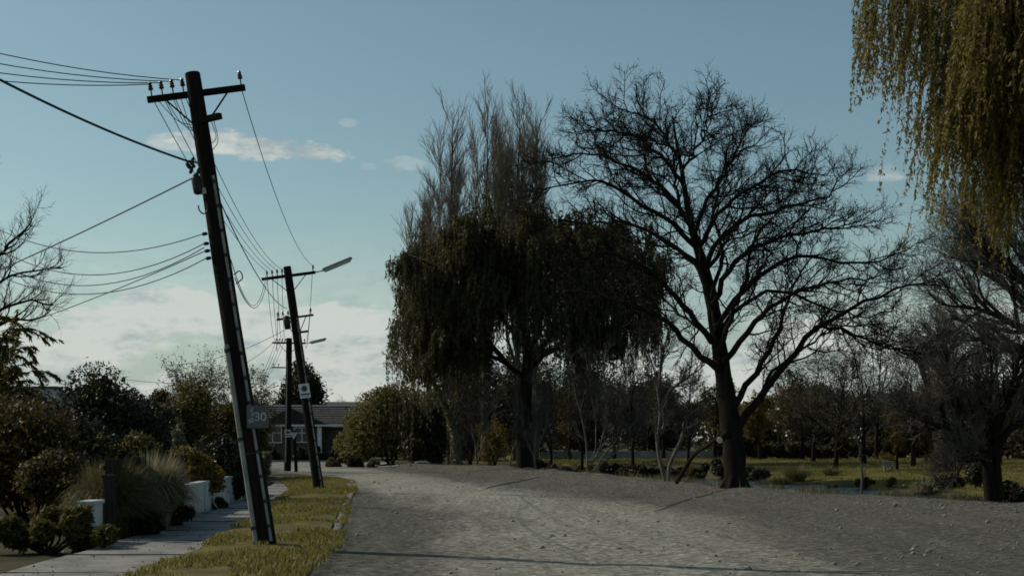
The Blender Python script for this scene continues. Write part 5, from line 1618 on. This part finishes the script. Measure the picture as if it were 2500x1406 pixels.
def watch_sign(P, z, w, h, label, off=0.):
    A, D, N = P['A'], P['D'], P['N']
    r = np.interp(z, [0, P['H']], [P['r0'], P['r1']])
    c = P['base'] + A * z + N * (r + .03) + D * off
    t = thing('watch_sign', label, 'sign', c - A * h / 2, 'white neighbourhood signs on the power poles')
    MB().box(c, D * w / 2, N * .005, A * h / 2).build('plate', 'sign_white', t, bevel=.003)
    f = c + N * .007
    MB().lathe(f + A * h * .16 - N * .004, N, [(0, w * .32), (.006, w * .32)], 22).build('emblem', 'sign_grey', t)
    MB().lathe(f + A * h * .17 - N * .001, N, [(0, w * .20), (.007, w * .18)], 18).build('emblem_core', 'sign_dark', t)
    MB().box(f - A * h * .24, D * w * .43, N * .003, A * h * .055).build('dark_band', 'sign_dark', t)
    for i in range(6):
        MB().box(f - A * h * .39 + D * w * (-.3 + .12 * i), D * w * .035, N * .002, A * h * .03).build('lettering', 'sign_grey', t)


watch_sign(p2, (1203 - 957) / (F / Y2), .36, .49, 'white emblem sign high on the second power pole')
watch_sign(p3, (1150 - 1059) / (F / Y3), .32, .43, 'small white emblem sign low on the farthest power pole')


def give_way():
    Y = 81.; b = at(720, 1146, Y); x = b[0]
    t = thing('give_way_sign', 'triangular give way sign on a wooden post beside the farthest power pole', 'sign', b)
    MB().box((x + .02, Y, 1.15), (.085, 0, 0), (0, .085, 0), (-.06, 0, 1.2)).build('post', 'pole_wood', t)
    c = W(717, 1062, Y - .13)
    w, h = .29, .26

    def tri(k, y, mat, name):
        v = [(c[0] - w * k, y, c[2] + h * k * .8), (c[0] + w * k, y, c[2] + h * k * .8), (c[0], y, c[2] - h * k * 1.1)]
        v2 = [(q[0], q[1] + .008, q[2]) for q in v]
        mb = MB().add(v + v2, [(0, 1, 2, 2), (3, 5, 4, 4), (0, 3, 4, 1), (1, 4, 5, 2), (2, 5, 3, 0)])
        return mb.build(name, mat, t)
    tri(1.0, c[1], 'sign_dark', 'border'); tri(.78, c[1] - .004, 'sign_white', 'face')
    for k in range(3):
        MB().abox(c[0] - .11 + .04 * k, c[0] + .11 - .04 * k, c[1] - .008, c[1] - .005, c[2] + .10 - .08 * k, c[2] + .13 - .08 * k).build('lettering', 'sign_dark', t)


give_way()

# ------------------------------------------------------------------ wires
def wire(p, q, sag, r, label, name='power_line', group='power lines between the poles', k=28):
    p, q = np.asarray(p, float), np.asarray(q, float)
    u = np.linspace(0, 1, k)[:, None]
    P = p * (1 - u) + q * u; P[:, 2] -= (4 * sag * u * (1 - u))[:, 0]
    o = MB().tubes(P, np.full(k, r), 5).build(name, 'cable', loc=p)
    return tag(o, label, 'wire', group)


names = ['outermost left', 'second from left', 'third from left', 'fourth from left, beside the shaft', 'rightmost']
for i in range(5):
    a, b, c = p1['att'][i], p2['att'][i], p3['att'][i]
    if i == 4: a = a - p1['A'] * .30
    wire(a if i == 4 else a - p1['A'] * .22, b, .35 + .05 * i, .0075, 'thin line from the nearest to the second pole, %s insulator' % names[i])
    wire(b, c, .9 + .06 * i, .010, 'thin line from second to farthest pole, %s insulator' % names[i])
    if i < 4:
        wire(p3['att'][i], p3['att'][i] + np.array([-9., 40, -1.0]), .9, .012, 'line running on past the farthest pole, %s insulator' % names[i])
        wire(a, np.array([-15.5 + .5 * i, 15.5 + .35 * i, 9.3 + .12 * i]), 1.05 - .1 * i, .0085, 'line from nearest pole to the left edge, %s insulator' % names[i])
wire(p2['att'][5], p3['att'][0], 1.0, .010, 'line from the lower crossarm of the second pole to the farthest pole')
wire(p2['att'][8], p3['att'][4], .9, .010, 'line from the right end of the lower crossarm to the farthest pole')
G = 'cables and service wires on the nearest pole'


def pw(P, z, d=0., n=.1): return P['base'] + P['A'] * z + P['D'] * d + P['N'] * n


H1 = p1['H']
wire(pw(p1, H1 - 1.45, -.24, .15), W(-420, -40, 15.5), .16, .019, 'thick black cable from the canister up to the left edge', 'cable', G)
wire(pw(p1, H1 - 1.72, -.26, .15), W(-260, 765, 37), .1, .013, 'straight black cable sloping down left from the canister', 'cable', G)
wire(pw(p1, H1 - 2.62, -.24, .06), W(-280, 335, 31), 1.14, .0085, 'topmost of the slack service wires drooping left at mid pole', 'service_wire', G)
wire(pw(p1, H1 - 2.78, -.24, .06), W(-280, 323, 31), 1.53, .0085, 'second slack service wire below the topmost one', 'service_wire', G)
wire(pw(p1, H1 - 2.84, -.24, .06), W(-280, 372, 31), 1.55, .0085, 'third slack service wire, crossing the bare twigs', 'service_wire', G)
wire(pw(p1, H1 - 3.02, -.24, .06), W(-280, 430, 31), 1.4, .0085, 'lowest slack service wire drooping left at mid pole', 'service_wire', G)
wire(pw(p1, H1 - 2.90, -.24, .06), W(-260, 870, 40), .25, .0085, 'service wire running straight down left across the slack ones', 'service_wire', G)
wire(pw(p1, H1 - 2.1, .12, .1), pw(p2, 6.35, -.2, .1), .35, .011, 'cable from the middle of the nearest pole to the second pole canister', 'cable', G)
wire(pw(p1, H1 - 3.1, .16, .1), p2['att'][0], .95, .008, 'slack wire from the nearest pole to the left crossarm end', 'service_wire', G)
wire(pw(p1, H1 - 3.4, .18, .1), p2['att'][0] - p2['A'] * .2, .75, .009, 'lower slack cable from the nearest pole to the left crossarm end', 'service_wire', G)
G3 = 'service wires from the farther poles to the houses'
wire(pw(p3, p3['H'] - .3, -.95, 0), W(520, 915, 70), .3, .012, 'service wire from the farthest pole to the trees on the left', 'service_wire', G3)
wire(pw(p3, 6.0, -.9, 0), W(300, 925, 72), .5, .012, 'long low service wire running left over the garden trees', 'service_wire', G3)
wire(pw(p2, 5.7, -.25, 0), W(420, 890, 60), .3, .010, 'service wire from the second pole canister to the left', 'service_wire', G3)

for o in bpy.data.objects:
    if '_b' in o: del o['_b']
    if o.parent and o.name.split('.')[0] in ('foliage', 'leaves', 'branchlets', 'boughs', 'strands', 'dry_leaves', 'ivy', 'stems', 'twigs'): o['kind'] = 'stuff'
